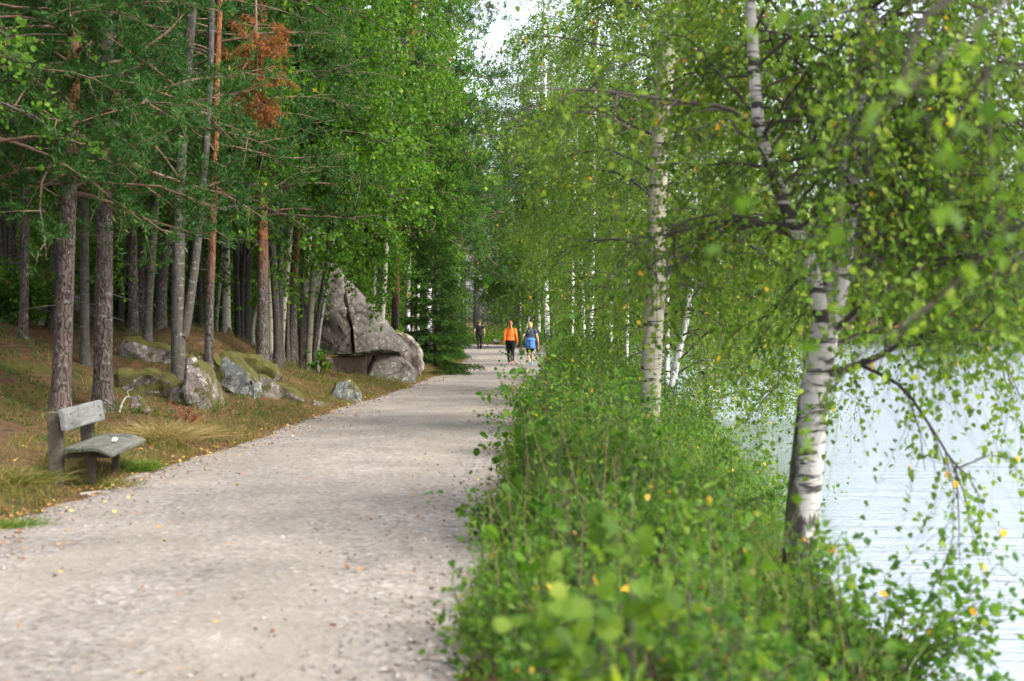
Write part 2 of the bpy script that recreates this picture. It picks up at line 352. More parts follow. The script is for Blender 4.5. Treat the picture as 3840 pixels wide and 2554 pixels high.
# ground
def ground_mat():
    m, t = mat('forest_floor'); v = coords(t); n1 = noise(t, v, .55, 6, .65); n2 = noise(t, v, 3.0, 6, .7); n3 = noise(t, v, 22, 4, .7)
    c = mixc(t, ramp(t, n2, [(.3, (0, 0, 0)), (.7, (1, 1, 1))]), (.060, .034, .018), (.15, .092, .046))
    c = mixc(t, ramp(t, n1, [(.50, (0, 0, 0)), (.64, (1, 1, 1))]), c, mixc(t, n2, (.045, .052, .012), (.105, .10, .024)))
    c = mixc(t, ramp(t, n3, [(.35, (0, 0, 0)), (.7, (1, 1, 1))]), mixc(t, 1.0, c, (.55, .52, .5), 'MULTIPLY'), c)
    out(t, bsdf(t, c, .95, mixc(t, .5, n2, n3), .8, .06, .1)); return m
M['ground'] = ground_mat()
def path_mat():
    m, t = mat('gravel_path'); v = coords(t)
    vo = N(t, 'ShaderNodeTexVoronoi', Scale=25.0); t.links.new(v, vo.inputs['Vector'])
    vo2 = N(t, 'ShaderNodeTexVoronoi', Scale=80.0); t.links.new(v, vo2.inputs['Vector'])
    st = ramp(t, vo.outputs['Color'], [(0, (.09, .072, .062)), (.25, (.24, .20, .175)), (.5, (.44, .39, .345)), (.7, (.25, .245, .25)), (1, (.72, .67, .62))])
    st2 = ramp(t, vo2.outputs['Color'], [(0, (.18, .15, .125)), (.5, (.36, .32, .28)), (1, (.52, .475, .43))])
    wear = ramp(t, noise(t, coords(t, (1.1, .13, 1)), 1.1, 5, .6, .4), [(.40, (0, 0, 0)), (.60, (1, 1, 1))])
    sand = mixc(t, noise(t, v, 7, 5, .7), (.31, .275, .225), (.44, .395, .33))
    c = mixc(t, .25, st, st2); c = mixc(t, .0, c, c)
    wa = N(t, 'ShaderNodeAttribute', attribute_name='worn'); wm = N(t, 'ShaderNodeMath', operation='MULTIPLY'); t.links.new(wa.outputs['Fac'], wm.inputs[0]); t.links.new(wear, wm.inputs[1])
    w2 = N(t, 'ShaderNodeMath', operation='MULTIPLY_ADD'); w2.inputs[1].default_value = .55; t.links.new(wm.outputs[0], w2.inputs[0]); w3 = N(t, 'ShaderNodeMath', operation='MULTIPLY'); w3.inputs[1].default_value = .35; t.links.new(wear, w3.inputs[0]); t.links.new(w3.outputs[0], w2.inputs[2])
    c = mixc(t, w2.outputs[0], c, sand)
    big = ramp(t, noise(t, v, .8, 4, .6), [(.3, (.43, .425, .415)), (.7, (.66, .65, .635))])
    c = mixc(t, 1.0, c, big, 'MULTIPLY')
    sp = ramp(t, noise(t, v, 9, 4, .75), [(.62, (0, 0, 0)), (.70, (1, 1, 1))]); c = mixc(t, sp, c, mixc(t, 1.0, c, (.62, .54, .48), 'MULTIPLY'))
    h = mixc(t, .5, vo.outputs['Distance'], vo2.outputs['Distance'])
    out(t, bsdf(t, c, .9, h, .9, .02, .2)); return m
M['path'] = path_mat()
def water_mat():
    m, t = mat('lake_water'); v = coords(t, (1, 1.0, 1))
    n1 = noise(t, coords(t, (.30, 1.6, 1)), 1.6, 5, .6, .8); n2 = noise(t, coords(t, (.9, 4.0, 1)), 4.0, 3, .6)
    h = mixc(t, .30, n1, n2)
    b = N(t, 'ShaderNodeBsdfPrincipled', Roughness=.07); b.inputs['Base Color'].default_value = (.030, .040, .042, 1); b.inputs['IOR'].default_value = 1.333; b.inputs['Specular IOR Level'].default_value = .5
    bp = N(t, 'ShaderNodeBump', Strength=1.0, Distance=.065); t.links.new(h, bp.inputs['Height']); t.links.new(bp.outputs[0], b.inputs['Normal'])
    gl = N(t, 'ShaderNodeBsdfGlossy', Roughness=.15); gl.inputs[0].default_value = (.95, .97, 1, 1); t.links.new(bp.outputs[0], gl.inputs['Normal'])
    fr = N(t, 'ShaderNodeFresnel', IOR=1.33); t.links.new(bp.outputs[0], fr.inputs['Normal'])
    mr = N(t, 'ShaderNodeMapRange'); mr.inputs[1].default_value = .0; mr.inputs[2].default_value = .25; mr.inputs[3].default_value = .92; mr.inputs[4].default_value = 1.0; t.links.new(fr.outputs[0], mr.inputs[0])
    mx = N(t, 'ShaderNodeMixShader'); t.links.new(mr.outputs[0], mx.inputs[0]); t.links.new(b.outputs[0], mx.inputs[1]); t.links.new(gl.outputs[0], mx.inputs[2])
    out(t, mx); return m
M['water'] = water_mat()
def wood_mat(name, a, b):
    m, t = mat(name); v = coords(t, (9, .8, 9)); n = noise(t, v, 3.5, 6, .7, .6); n2 = noise(t, coords(t), 3, 4)
    c = mixc(t, ramp(t, n, [(.32, (0, 0, 0)), (.68, (1, 1, 1))]), a, b)
    c = mixc(t, ramp(t, n2, [(.45, (0, 0, 0)), (.7, (1, 1, 1))]), c, mixc(t, 1.0, c, (.55, .57, .5), 'MULTIPLY'))
    out(t, bsdf(t, c, .85, n, .5, .01, .2)); return m
M['bench_wood'] = wood_mat('bench_wood', (.095, .093, .09), (.215, .215, .218))
M['seat_wood'] = wood_mat('seat_wood', (.05, .05, .043), (.13, .13, .113))
M['post_wood'] = wood_mat('post_wood', (.042, .035, .026), (.105, .09, .068))

# ------------------------------------------------------------------ terrain
PY = np.array([-6, 0, 6, 10.6, 13, 16.7, 19.8, 25.7, 35, 50, 65, 80, 97, 110, 120, 200])
XL = np.array([-4.3, -4.2, -4.1, -3.95, -4.0, -3.75, -3.5, -3.3, -2.6, -2.05, -2.1, -2.6, -3.7, -6.5, -9, -9])
XR = np.array([-.3, -.3, -.25, -.12, -.05, .0, .05, .2, .5, 1.1, 1.6, 1.95, 1.9, 1.9, 1.9, 1.9])
WATER_Z = -.9
def sstep(x, a, b): t = np.clip((x - a) / (b - a), 0, 1); return t * t * (3 - 2 * t)
def xl(y): return np.interp(y, PY, XL)
def xr(y): return np.interp(y, PY, XR)
def lump(x, y, s, seed=0.0):
    return (np.sin(x * 1.7 * s + 1.3 + seed) * np.cos(y * 1.3 * s + seed * 2) + .6 * np.sin(x * 3.1 * s + y * 2.3 * s + seed) + .4 * np.sin(y * 4.7 * s - x * 1.9 * s + 2 * seed)) / 2
def ground(x, y):
    x = np.asarray(x, float); y = np.asarray(y, float)
    t = xl(y) - x; u = x - xr(y)
    zl = .10 * sstep(t, 0, .6) + .13 * np.clip(t - .5, 0, 2) + .33 * np.clip(t - 2.5, 0, 4.5) + .27 * np.clip(t - 7, 0, 28) + .05 * np.clip(t - 34, 0, 200)
    zl = zl + .75 * np.exp(-((x + 6.3) / 1.7) ** 2 - ((y - 30) / 4.0) ** 2) + .10 * lump(x, y, 1.1) * sstep(t, .3, 2.5) + .35 * lump(x, y, .25, 2) * sstep(t, 4, 10)
    zl = zl * (1 - .55 * sstep(y, 100, 116) * (1 - sstep(t, 6, 14)))
    zr = .04 * sstep(u, 0, .3) - .10 * sstep(u, .5, 1.2) - .34 * sstep(u, 1.0, 2.1) - .62 * sstep(u, 1.9, 3.4) - 2.2 * sstep(u, 3.2, 9) + .04 * lump(x, y, 1.6) * sstep(u, .2, .8)
    z = np.where(t > 0, zl, np.where(u > 0, zr, -.02))
    far = sstep(y + .04 * x + 2.5 * np.sin(x * .07), 204, 212)
    z = np.where(u > 0, z * (1 - far) + far * (-.55 + .035 * np.clip(y - 206, 0, 260) + .25 * lump(x, y, .1)), z)
    return z
def axis(fine, lo, hi, step, far_lo, far_hi, grow=1.13):
    a = list(np.arange(lo, hi + 1e-6, step)); s = step
    while a[-1] < far_hi: s = min(s * grow, 25); a.append(a[-1] + s)
    s = step
    while a[0] > far_lo: s = min(s * grow, 25); a.insert(0, a[0] - s)
    return np.array(a)
def grid_mesh(xs, ys, zf, name, m, smooth=True):
    Xg, Yg = np.meshgrid(xs, ys); Z = zf(Xg, Yg); nx = len(xs)
    i = np.arange(len(ys) - 1)[:, None] * nx; j = np.arange(nx - 1)[None]
    F = np.stack([i + j, i + j + 1, i + j + 1 + nx, i + j + nx], -1).reshape(-1, 4)
    g = Geo(); g.add(np.stack([Xg, Yg, Z], -1), F, None, 0, smooth); return g.build(name, m)
gnd = grid_mesh(axis(0, -13, 8, .25, -900, 900), axis(0, 2, 52, .35, -40, 1400), ground, 'ground', M['ground'])
tag(gnd, 'brown mossy forest floor rising from the path into the wood', kind='structure')

# path: a ribbon that bends away to the left at its far end
def path_mesh():
    rng = np.random.default_rng(3)
    ys = np.concatenate([np.arange(-6, 60, .3), np.arange(60, 108, .6)])
    c = [np.array([(xl(y) + xr(y)) / 2, y]) for y in ys]; hw = [(xr(y) - xl(y)) / 2 if y < 97 else 2.3 for y in ys]
    for y in ys: pass
    c = [np.array([(xl(y) + min(xr(y), xl(y) + 5.0)) / 2, y]) for y in ys]
    ang = math.atan2(c[-1][0] - c[-2][0], c[-1][1] - c[-2][1])
    p = c[-1].copy()
    for k in range(40):
        ang = max(ang - .055, -1.45); p = p + np.array([math.sin(ang), math.cos(ang)]) * .8; c.append(p.copy()); hw.append(2.2)
    c = np.array(c); hw = np.array(hw); tan = nrm(np.gradient(c, axis=0)); nor = np.stack([tan[:, 1], -tan[:, 0]], -1)
    us = np.linspace(-1, 1, 29)
    n = len(c)
    rag = np.array([mnoise.fractal(Vector((c[i, 0] * .6, c[i, 1] * .8, s)), .8, 2, 4) for s in (0, 9) for i in range(n)]).reshape(2, n)
    V = []
    for i in range(n):
        for u in us:
            e = hw[i] + (.28 * rag[0, i] + .12 if u < 0 else .22 * rag[1, i] + .10)
            x, y = c[i] + nor[i] * u * e
            z = .012 + .03 * (1 - u * u) - .03 * sstep(abs(u), .93, 1) + .010 * lump(x, y, .9) - .012 * math.exp(-((abs(u) - .45) / .13) ** 2)
            V.append((x, y, z))
    nx = len(us); i = np.arange(n - 1)[:, None] * nx; j = np.arange(nx - 1)[None]
    uc = np.abs((us[1:] + us[:-1]) / 2); tr = np.exp(-((uc - .46) / .15) ** 2); tr = np.broadcast_to(tr, (n - 1, nx - 1)).ravel()
    g = Geo(); g.add(V, np.stack([i + j, i + j + 1, i + j + 1 + nx, i + j + nx], -1).reshape(-1, 4), tr, 0, True)
    o = g.build('path', M['path']); me = o.data     # the worn share of each point across the path, smooth between points
    at = me.attributes.new('worn', 'FLOAT', 'POINT'); at.data.foreach_set('value', np.broadcast_to(np.exp(-((np.abs(us) - .46) / .15) ** 2), (n, nx)).astype(np.float32).ravel())
    return o
pth = path_mesh(); tag(pth, 'pale gravel footpath running from the foreground into the wood', kind='structure')
wat = grid_mesh(axis(0, 0, 40, 2.0, -2, 900, 1.2), axis(0, 0, 60, 2.0, -60, 640, 1.2), lambda x, y: np.full(x.shape, WATER_Z) + 0 * x, 'lake_water', M['water'])
tag(wat, 'bright rippled lake water beside the path', kind='structure')

# ------------------------------------------------------------------ trees
def at_ground(x, y): return float(ground(np.array(x), np.array(y)))
def grow_tree(name, label, cat, group, trunk_px, D, r0, sp, seed, extra=(), bark='birch_bark', top=None, rtop=.35, flare=1.5, stems=(), sides=12, tree=None):
    """trunk_px: photograph pixels of the trunk's visible course at distance D; it goes on to height `top`"""
    rng = np.random.default_rng(seed)
    pts = [P(x, y, D) for x, y in trunk_px]
    base = pts[0].copy(); base[2] = at_ground(base[0], base[1])
    if pts[0][2] > base[2] + .05: pts.insert(0, base.copy())
    pts[0] = base - np.array([0, 0, .12])
    if top is not None and pts[-1][2] < top:
        d = pts[-1] - pts[-2] if len(pts) > 1 else np.array([0, 0, 1.0]); d = nrm(d * np.array([.6, .6, 1])); d = d / max(d[2], .3)
        h = top - pts[-1][2]
        pts.append(pts[-1] + d * h * .5 + rng.normal(0, .12, 3) * np.array([1, 1, 0])); pts.append(pts[-1] + np.array([d[0] * .4, d[1] * .4, 1]) * h * .5)
    root = thing(name, label, cat, tuple(base), 0, group)
    pts = np.array(pts) - base
    poly = smooth_poly(pts, 26)
    t = np.linspace(0, 1, 26); hh = np.maximum(poly[:, 2], 0)
    rad = r0 * (1 - (1 - rtop) * t) * (1 + (flare - 1) * np.exp(-hh / .16)); rad[-1] *= .3
    g = Geo(); tube(g, poly, rad, sides, rough=.035, seed=seed)
    polys = [(poly, rad)]
    for spx, sD, sr0, sr1 in stems:
        q = smooth_poly(np.array([P(x, y, sD) if len((x, y)) == 2 else 0 for x, y in spx]) - base, 18)
        if top is not None and q[-1][2] < top - base[2]:
            q = np.vstack([q, q[-1] + np.array([(q[-1] - q[-3])[0] * .8, .2, (top - base[2] - q[-1][2])])])
        rr = np.linspace(sr0, sr1, len(q)); g2 = Geo(); tube(g2, q, rr, sides - 2, rough=.03, seed=seed + 1); polys.append((q, rr)); g2.build('stem', M['birch_bark_mottled' if 'birch' in bark else bark], root)
    g.build('trunk', M[bark], root)
    if 'pine' in name and D < 40:
        gd = Geo(); hh_ = 3.4
        for k in range(12):
            z = rng.uniform(.9, hh_); p, _ = along(poly, np.interp(z, poly[:, 2], np.linspace(0, 1, len(poly)))); a = rng.uniform(0, 6.28)
            q = bough(rng, p, (math.cos(a), math.sin(a), rng.uniform(-.3, .35)), rng.uniform(.15, 1.1) * (.5 + z / hh_), 5, .25, .14); tube(gd, q, np.linspace(.009, .002, 6), 4, caps=False)
        gd.build('dead_branches', M['branch'], root)['kind'] = 'stuff'
    if isinstance(sp, tuple):
        key, scl, az = sp[:3]; dz = sp[3] if len(sp) > 3 else 0; d = along(poly, .5)[0] - poly[1]; d = d / d[2]
        for k, me in enumerate(shared_crown(key)):
            o = link(('branches', 'crown')[k], me, root); o.scale = (scl, scl, scl); o.location = (d[0] * dz, d[1] * dz, dz)
            o.rotation_mode = 'QUATERNION'
            o.rotation_quaternion = Vector((0, 0, 1)).rotation_difference(Vector((d[0], d[1], 1)).normalized()) @ Vector((0, 0, 1)).rotation_difference(Vector((0, 0, 1))) @ __import__('mathutils').Quaternion((0, 0, 1), az)
        return root
    crown(root, rng, polys, sp, [(smooth_poly(np.array([P(x, y, d) for x, y, d in e]) - base, 10), r) for e, r in extra])
    return root

def crown(root, rng, polys, sp, extra=()):
    gb = Geo(); gl = Geo(); l1 = []
    for poly, rad in polys:
        zt = poly[-1][2]
        h0, h1 = sp['h0'], min(sp.get('h1', zt), zt)
        for k in range(sp['n1'] // len(polys)):
            f = (k + rng.uniform(.1, .9)) / max(1, sp['n1'] // len(polys)); z = h0 + (h1 - h0) * f ** sp.get('pow', 1)
            s = np.interp(z, poly[:, 2], np.linspace(0, 1, len(poly))); p, _ = along(poly, s)
            az = k * 2.4 + rng.normal(0, .4); 
            d = np.array([math.cos(az), math.sin(az), 0])
            if 'bias' in sp: d = d + np.array([*sp['bias'], 0]); d = d / max(np.linalg.norm(d), .2)
            el = R(rng.uniform(*sp['elev'])); d = np.array([d[0] * math.cos(el), d[1] * math.cos(el), math.sin(el)])
            prof = 1 - sp.get('taper', .55) * max(0, (z - h0) / max(zt - h0, .1)) ** 1.2
            L = sp['L'] * prof * rng.uniform(.7, 1.15)
            br = np.interp(s, np.linspace(0, 1, len(rad)), rad) * rng.uniform(.28, .42)
            l1.append((bough(rng, p, d, L, 7, sp['droop'], sp.get('wob', .1)), min(br, sp.get('brmax', .05))))
    l1 += list(extra)
    SP, SD = [], []
    for pl, r in l1:
        L = np.linalg.norm(np.diff(pl, axis=0), axis=1).sum()
        tube(gb, pl, np.linspace(r, .004, len(pl)), 6 if sp.get('tseg', 1) > 1 else 5, caps=False)
        n2 = max(2, int(sp['n2'] * L))
        for k in range(n2):
            s = rng.uniform(sp.get('s2', .2), 1); p, d = along(pl, s)
            dd = d + rng.normal(0, .75, 3) * np.array([1, 1, .55]); dd = dd / np.linalg.norm(dd)
            l2 = sp['l2'] * rng.uniform(.5, 1.2) * (1.1 - .45 * s)
            q = bough(rng, p, dd, l2, 4, sp['droop2'], .12)
            qs = q if sp.get('tseg', 1) > 1 else q[::2]
            tube(gb, qs, np.linspace(min(r * .45, .012), .0025, len(qs)), 3, caps=False)
            nt_ = max(2, int(sp['tw'] * l2)); 
            for ss in rng.uniform(.15, 1, nt_):
                a, b = along(q, ss); SP.append(a); SD.append(b)
        for ss in rng.uniform(.45, 1, max(1, int(sp['tw'] * L * .25))):
            a, b = along(pl, ss); SP.append(a); SD.append(b)
    if SP:
        SP = np.array(SP); SD = np.array(SD); T = len(SP)
        D_ = nrm(SD * sp.get('tfwd', .6) + rng.normal(0, .6, (T, 3)) + np.array([0, 0, sp.get('tup', .0)]))
        twig_leaves(gl, gb, rng, SP, D_, rng.uniform(.6, 1.3, T) * sp['tl'], rng.uniform(.4, 1.4, T) * sp['hang'], sp['K'], sp['size'], sp['shape'], sp['ld'], sp.get('tint', (0, 1)),
                    sp.get('spread', .8), sp.get('up', .6), sp.get('tr', .002), bulk=sp.get('bulk', 0), tseg=sp.get('tseg', 1))
    if root is None: return gb.mesh('branches', M[sp.get('bmat', 'branch')]), gl.mesh('crown', M[sp['mat']])
    gb.build('branches', M[sp.get('bmat', 'branch')], root); gl.build('crown', M[sp['mat']], root)
SHARED = {}
def shared_crown(key):
    if key not in SHARED:
        sp = CROWNS[key]; rng = np.random.default_rng(len(key) * 31 + sum(map(ord, key)))
        h = sp['h1'] + 1; poly = np.stack([np.zeros(20), np.zeros(20), np.linspace(0, h, 20)], -1)
        SHARED[key] = crown(None, rng, [(poly, np.linspace(.11, .04, 20))], sp)
    return SHARED[key]

BIRCH = dict(up=.3, h0=2.2, n1=26, L=2.6, elev=(5, 50), droop=.75, wob=.10, n2=3.2, l2=.85, droop2=.55, tw=7, tl=.45, hang=.7, K=9, size=.05, shape=LEAF6B, ld=.5, mat='birch_leaf', tup=-.1, bulk=.015)
BROAD = dict(up=.4, h0=1.8, n1=26, L=2.6, elev=(-5, 40), droop=.5, wob=.10, n2=3.4, l2=.9, droop2=.35, tw=6, tl=.34, hang=.25, K=8, size=.082, shape=LEAF6W, ld=.35, mat='broad_leaf', bulk=.03)
PINE = dict(h0=2.6, n1=18, L=2.6, elev=(-8, 25), droop=.25, wob=.13, n2=3.4, l2=.8, droop2=.0, tw=11, tl=.20, hang=-.2, K=19, size=.095, shape=NEED, ld=-.1, mat='pine_needle', bmat='pine_branch', spread=.55, tup=.35, tr=.004, up=.2, taper=.3)
def S(base, **kw): d = dict(base); d.update(kw); return d
LEAF4W = np.array([[0, 0, 0], [.5, .47, .06], [1, 0, -.06], [.5, -.47, .06]])
CROWNS = {
 'broad_a': S(BROAD, pow=1.5, h0=2.9, n1=64, L=2.8, h1=12, tw=9, K=8, shape=LEAF4W, tr=0, bias=(.35, 0)),
 'broad_b': S(BROAD, pow=1.5, h0=3.2, n1=64, L=3.1, h1=13, tw=9, K=8, shape=LEAF4W, tr=0, bias=(.35, 0), elev=(-15, 30)),
 'pine_a': S(PINE, pow=1.7, h0=3.0, n1=46, L=2.4, h1=10.5, K=22, tr=0, bias=(.3, 0)),
 'pine_b': S(PINE, pow=1.7, h0=3.4, n1=50, L=2.9, h1=12, K=22, tr=0, size=.10, bias=(.3, 0)),
 'birch_a': S(BIRCH, pow=1.3, brmax=.03, h0=1.9, n1=64, L=2.7, h1=12, tw=9, K=9, shape=LEAF4W, size=.055, tr=0, mat='birch_leaf_far', hang=.9),
 'birch_b': S(BIRCH, pow=1.3, brmax=.03, h0=2.4, n1=70, L=3.0, h1=14, tw=9, K=9, shape=LEAF4W, size=.062, tr=0, mat='birch_leaf_far', hang=.9),
}

# --- the wood on the left
grow_tree('pine_tree', 'tall pine directly behind the bench, grey below and orange-barked higher up', 'tree', None,
          [(222, 1640), (236, 1300), (252, 900), (268, 500), (284, 0)], 19, .135, S(PINE, pow=1.4, h0=3.0, n1=40, L=3.1, h1=8.5, bias=(.25, -.3), tr=0), 11,
          extra=[([(290, 60, 19), (420, 25, 18.8), (620, 8, 18.6), (820, 40, 18.6)], .04), ([(150, 330, 18.9), (60, 230, 18.6), (-60, 120, 18.4)], .03), ([(262, 640, 19), (120, 700, 18.4), (0, 560, 18)], .02)], bark='pine_bark', top=13, rtop=.45)
grow_tree('pine_tree', 'thick brown-grey pine trunk just right of the bench backrest', 'tree', None,
          [(386, 1530), (388, 1200), (392, 900), (395, 520)], 20.5, .158, S(PINE, pow=1.6, h0=3.5, n1=32, L=2.8, h1=9, tr=0, bias=(0, -.3)), 12, bark='pine_bark_grey', top=13, rtop=.5)
grow_tree('alder_tree', 'grey double-stemmed alder standing on the mossy rocks behind the bench', 'tree', None,
          [(672, 1450), (668, 1280), (668, 1140), (670, 900), (676, 650), (705, 200)], 24, .138, S(BROAD, h0=2.6, n1=14, L=2.0, size=.07, h1=8), 13,
          stems=[([(690, 1260), (712, 1130), (735, 960), (752, 760), (775, 520), (790, 200)], 24, .085, .055)], bark='alder_bark', top=11, rtop=.5)
grow_tree('pine_tree', 'slender orange-topped pine beside the double-stemmed alder', 'tree', None,
          [(783, 1480), (785, 1200), (796, 900), (806, 600), (815, 250)], 25, .082, S(PINE, pow=1.4, h0=3.2, n1=24, L=2.5, h1=8, bias=(.4, -.2), tr=0), 14,
          extra=[([(806, 775, 25), (900, 745, 24.7), (1010, 735, 24.4), (1110, 700, 24)], .025), ([(800, 700, 25), (860, 680, 24.8), (960, 700, 24.3)], .016)], bark='pine_bark_low', top=11, rtop=.5)
slim = [
 ('pine_tree', 'dark slim pine rooted on the pale rock left of the double-stemmed alder', [(552, 1330), (560, 1100), (580, 830), (596, 500)], 27, .085, 'alder_bark', 'P'),
 ('alder_tree', 'thin dark twin-looking stem far behind the thick pine by the bench', [(452, 1252), (468, 1000), (492, 800), (505, 500)], 32, .06, 'dark_bark', 'B'),
 ('pine_tree', 'purplish brown pine behind the slim pine on the pale rock', [(520, 1228), (526, 1000), (536, 800), (548, 400)], 31, .115, 'pine_bark_grey', 'P'),
 ('pine_tree', 'reddish pine trunk half hidden left of the double-stemmed alder', [(603, 1250), (612, 1050), (626, 880), (640, 500)], 30, .11, 'pine_bark_low', 'P'),
 ('alder_tree', 'dim stem seen just right of the double-stemmed alder', [(714, 1228), (716, 1000), (718, 700)], 33, .085, 'dark_bark', 'B'),
 ('aspen_tree', 'thin pale yellowish aspen right of the slender orange-topped pine', [(812, 1200), (830, 1000), (845, 800), (858, 450)], 34, .052, 'aspen_bark', 'B'),
 ('spruce_tree', 'thickest dark trunk in the shade left of the pale leaning aspen', [(915, 1250), (920, 1050), (928, 850), (930, 500)], 36, .20, 'dark_bark', 'D'),
 ('aspen_tree', 'pale straight aspen with smooth yellowish bark left of the boulder', [(1050, 1308), (1066, 1100), (1085, 890), (1100, 600)], 33, .10, 'aspen_bark', 'B'),
 ('aspen_tree', 'thin aspen leaning strongly to the right across the pale aspen', [(950, 1210), (985, 1100), (1040, 980), (1090, 880)], 34, .052, 'pale_bark', 'B'),
 ('pine_tree', 'grey pine with reddish upper bark beside the pale aspen', [(1092, 1318), (1100, 1100), (1114, 890), (1124, 600)], 34, .105, 'pine_bark_low', 'P'),
 ('alder_tree', 'thin grey stem right behind the reddish-topped pine by the boulder', [(1130, 1325), (1134, 1100), (1140, 850)], 35, .055, 'alder_bark', 'B'),
 ('alder_tree', 'slanting thin stem in front of the left edge of the big boulder', [(1180, 1305), (1200, 1130), (1224, 970), (1240, 800)], 35, .055, 'alder_bark', 'B'),
 ('alder_tree', 'thinner of the two slanting stems crossing the big boulder', [(1192, 1305), (1216, 1130), (1250, 900)], 35.5, .045, 'pale_bark', 'B'),
 ('pine_tree', 'slim dark pine at the far left, ahead of the pink rock block', [(86, 1380), (92, 1100), (98, 800), (104, 400)], 25, .085, 'pine_bark_grey', 'P'),
 ('pine_tree', 'shadowy trunk cut by the left edge of the picture', [(12, 1210), (14, 1000), (20, 700)], 30, .10, 'dark_bark', 'P'),
 ('alder_tree', 'mossy-footed dark trunk half hidden behind the pine at the bench', [(192, 1310), (200, 1100), (212, 850)], 28, .10, 'dark_bark', 'B'),
]
for i, (nm, lb, px, D, r, bk, k) in enumerate(slim):
    sp = (('pine_a', 'pine_b')[i % 2] if k != 'B' else ('broad_a', 'broad_b')[i % 2], *(((1.0, 1.1, 1.2)[i % 3], -.7 + .35 * (i % 5)) if px[0][0] < 940 else ((.55, .62, .5)[i % 3], 1.5 * i, 3.2)))
    grow_tree(nm, lb, 'tree', None, px, D, r, sp, 40 + i, bark=bk, top=12.5, rtop=.5, sides=9)

rp = np.random.default_rng(61)
for i in range(26):
    D = rp.uniform(29, 44); px_ = rp.uniform(-20, 1160); lean = rp.normal(0, 22)
    grow_tree('slim_tree', 'slim %s trunk packed among the others in the dim wood' % ('dark', 'grey', 'brown pine', 'shadowy')[i % 4], 'tree', 'slim trunks packed in the dim wood', [(px_, 1250), (px_ + lean * .5, 950), (px_ + lean, 650)], D, rp.uniform(.05, .10), (('pine_b', 'broad_b')[i % 2], rp.uniform(.65, .85), rp.uniform(0, 6), 3.0), 300 + i, bark=('dark_bark', 'alder_bark', 'pine_bark_grey', 'dark_bark')[i % 4], top=14, rtop=.55, sides=7)
# leafy trees whose boughs hang over the boulder and the left side of the path
over = [
 ('aspen_tree', 'leafy aspen whose bright low boughs hang in front of the big boulder', [(1160, 1300), (1180, 900), (1200, 500)], 35, .09, 'aspen_bark', S(BROAD, h0=3.9, n1=56, L=2.8, h1=9.5, bias=(.40, -.45), tw=9, tr=0, K=9, shape=LEAF4W, elev=(5, 45))),
 ('aspen_tree', 'leafy aspen rising behind the crest of the big boulder', [(1395, 1240), (1410, 800), (1420, 300)], 49, .10, 'pale_bark', ('broad_a', 1.2, -.6)),
 ('aspen_tree', 'tall leafy aspen on the slope above the boulder', [(1150, 1150), (1170, 700), (1180, 300)], 40, .12, 'pale_bark', ('broad_b', 1.05, -1.8, 1.4)),
 ('aspen_tree', 'leafy tree on the slope behind the slender orange-topped pine', [(900, 1180), (905, 700), (910, 300)], 38, .11, 'aspen_bark', ('broad_b', 1.05, -.4)),
 ('birch_tree', 'first white birch stem behind the rock beside the small spruce', [(1528, 1290), (1532, 1000), (1540, 600)], 50, .10, 'birch_bark_far', ('broad_a', .8, -.3, 2.2)),
 ('birch_tree', 'thin white birch stem between the rock and the small spruce', [(1566, 1290), (1568, 1000), (1574, 600)], 52, .075, 'birch_bark_far', ('broad_b', .75, -1.2, 2.8)),
 ('birch_tree', 'stout brown-footed birch rising straight behind the small spruce', [(1606, 1320), (1606, 1000), (1604, 500)], 53, .15, 'birch_bark_far', ('broad_b', .95, 3.0, 2.5)),
 ('pine_tree', 'bushy pine leaning its dark boughs over the path beyond the boulder', [(1480, 1250), (1500, 700), (1540, 200)], 46, .14, 'pine_bark_low', ('pine_b', 1.25, -.2)),
 ('aspen_tree', 'leafy tree arching over the path past the small spruce', [(1545, 1290), (1560, 900), (1575, 500)], 60, .13, 'pale_bark', ('broad_a', 1.3, 3.0, .8)),
 ('aspen_tree', 'farther leafy tree on the left where the path starts to bend', [(1610, 1270), (1610, 900), (1600, 500)], 78, .15, 'pale_bark', ('broad_b', 1.35, -1.0)),
 ('pine_tree', 'dark pine with browned lower boughs beyond the arching leafy tree', [(1600, 1270), (1620, 900), (1650, 500)], 66, .15, 'pine_bark_low', ('pine_b', 1.5, 0)),
]
for i, (nm, lb, px, D, r, bk, sp) in enumerate(over):
    grow_tree(nm, lb, 'tree', None, px, D, r, sp, 80 + i, extra=[([(1178, 880, 35), (1290, 900, 35), (1400, 980, 35.2), (1470, 1100, 35.4)], .02), ([(1185, 900, 35), (1290, 960, 34.8), (1370, 1040, 34.6), (1420, 1130, 34.6)], .016), ([(1170, 860, 35), (1200, 930, 34.6), (1215, 1030, 34.4), (1225, 1090, 34.3)], .014), ([(1190, 840, 35), (1330, 880, 34.8), (1440, 960, 34.8), (1540, 1090, 35)], .018), ([(1185, 880, 35), (1270, 940, 34.6), (1330, 1030, 34.4)], .014), ([(1180, 820, 35), (1330, 800, 34.6), (1450, 880, 34.4), (1510, 1000, 34.4)], .02)] if i == 0 else (), bark=bk, top=(sp['h1'] if isinstance(sp, dict) else CROWNS[sp[0]]['h1'] * sp[1] + (sp[3] if len(sp) > 3 else 0)) + 1, rtop=.5, sides=9)

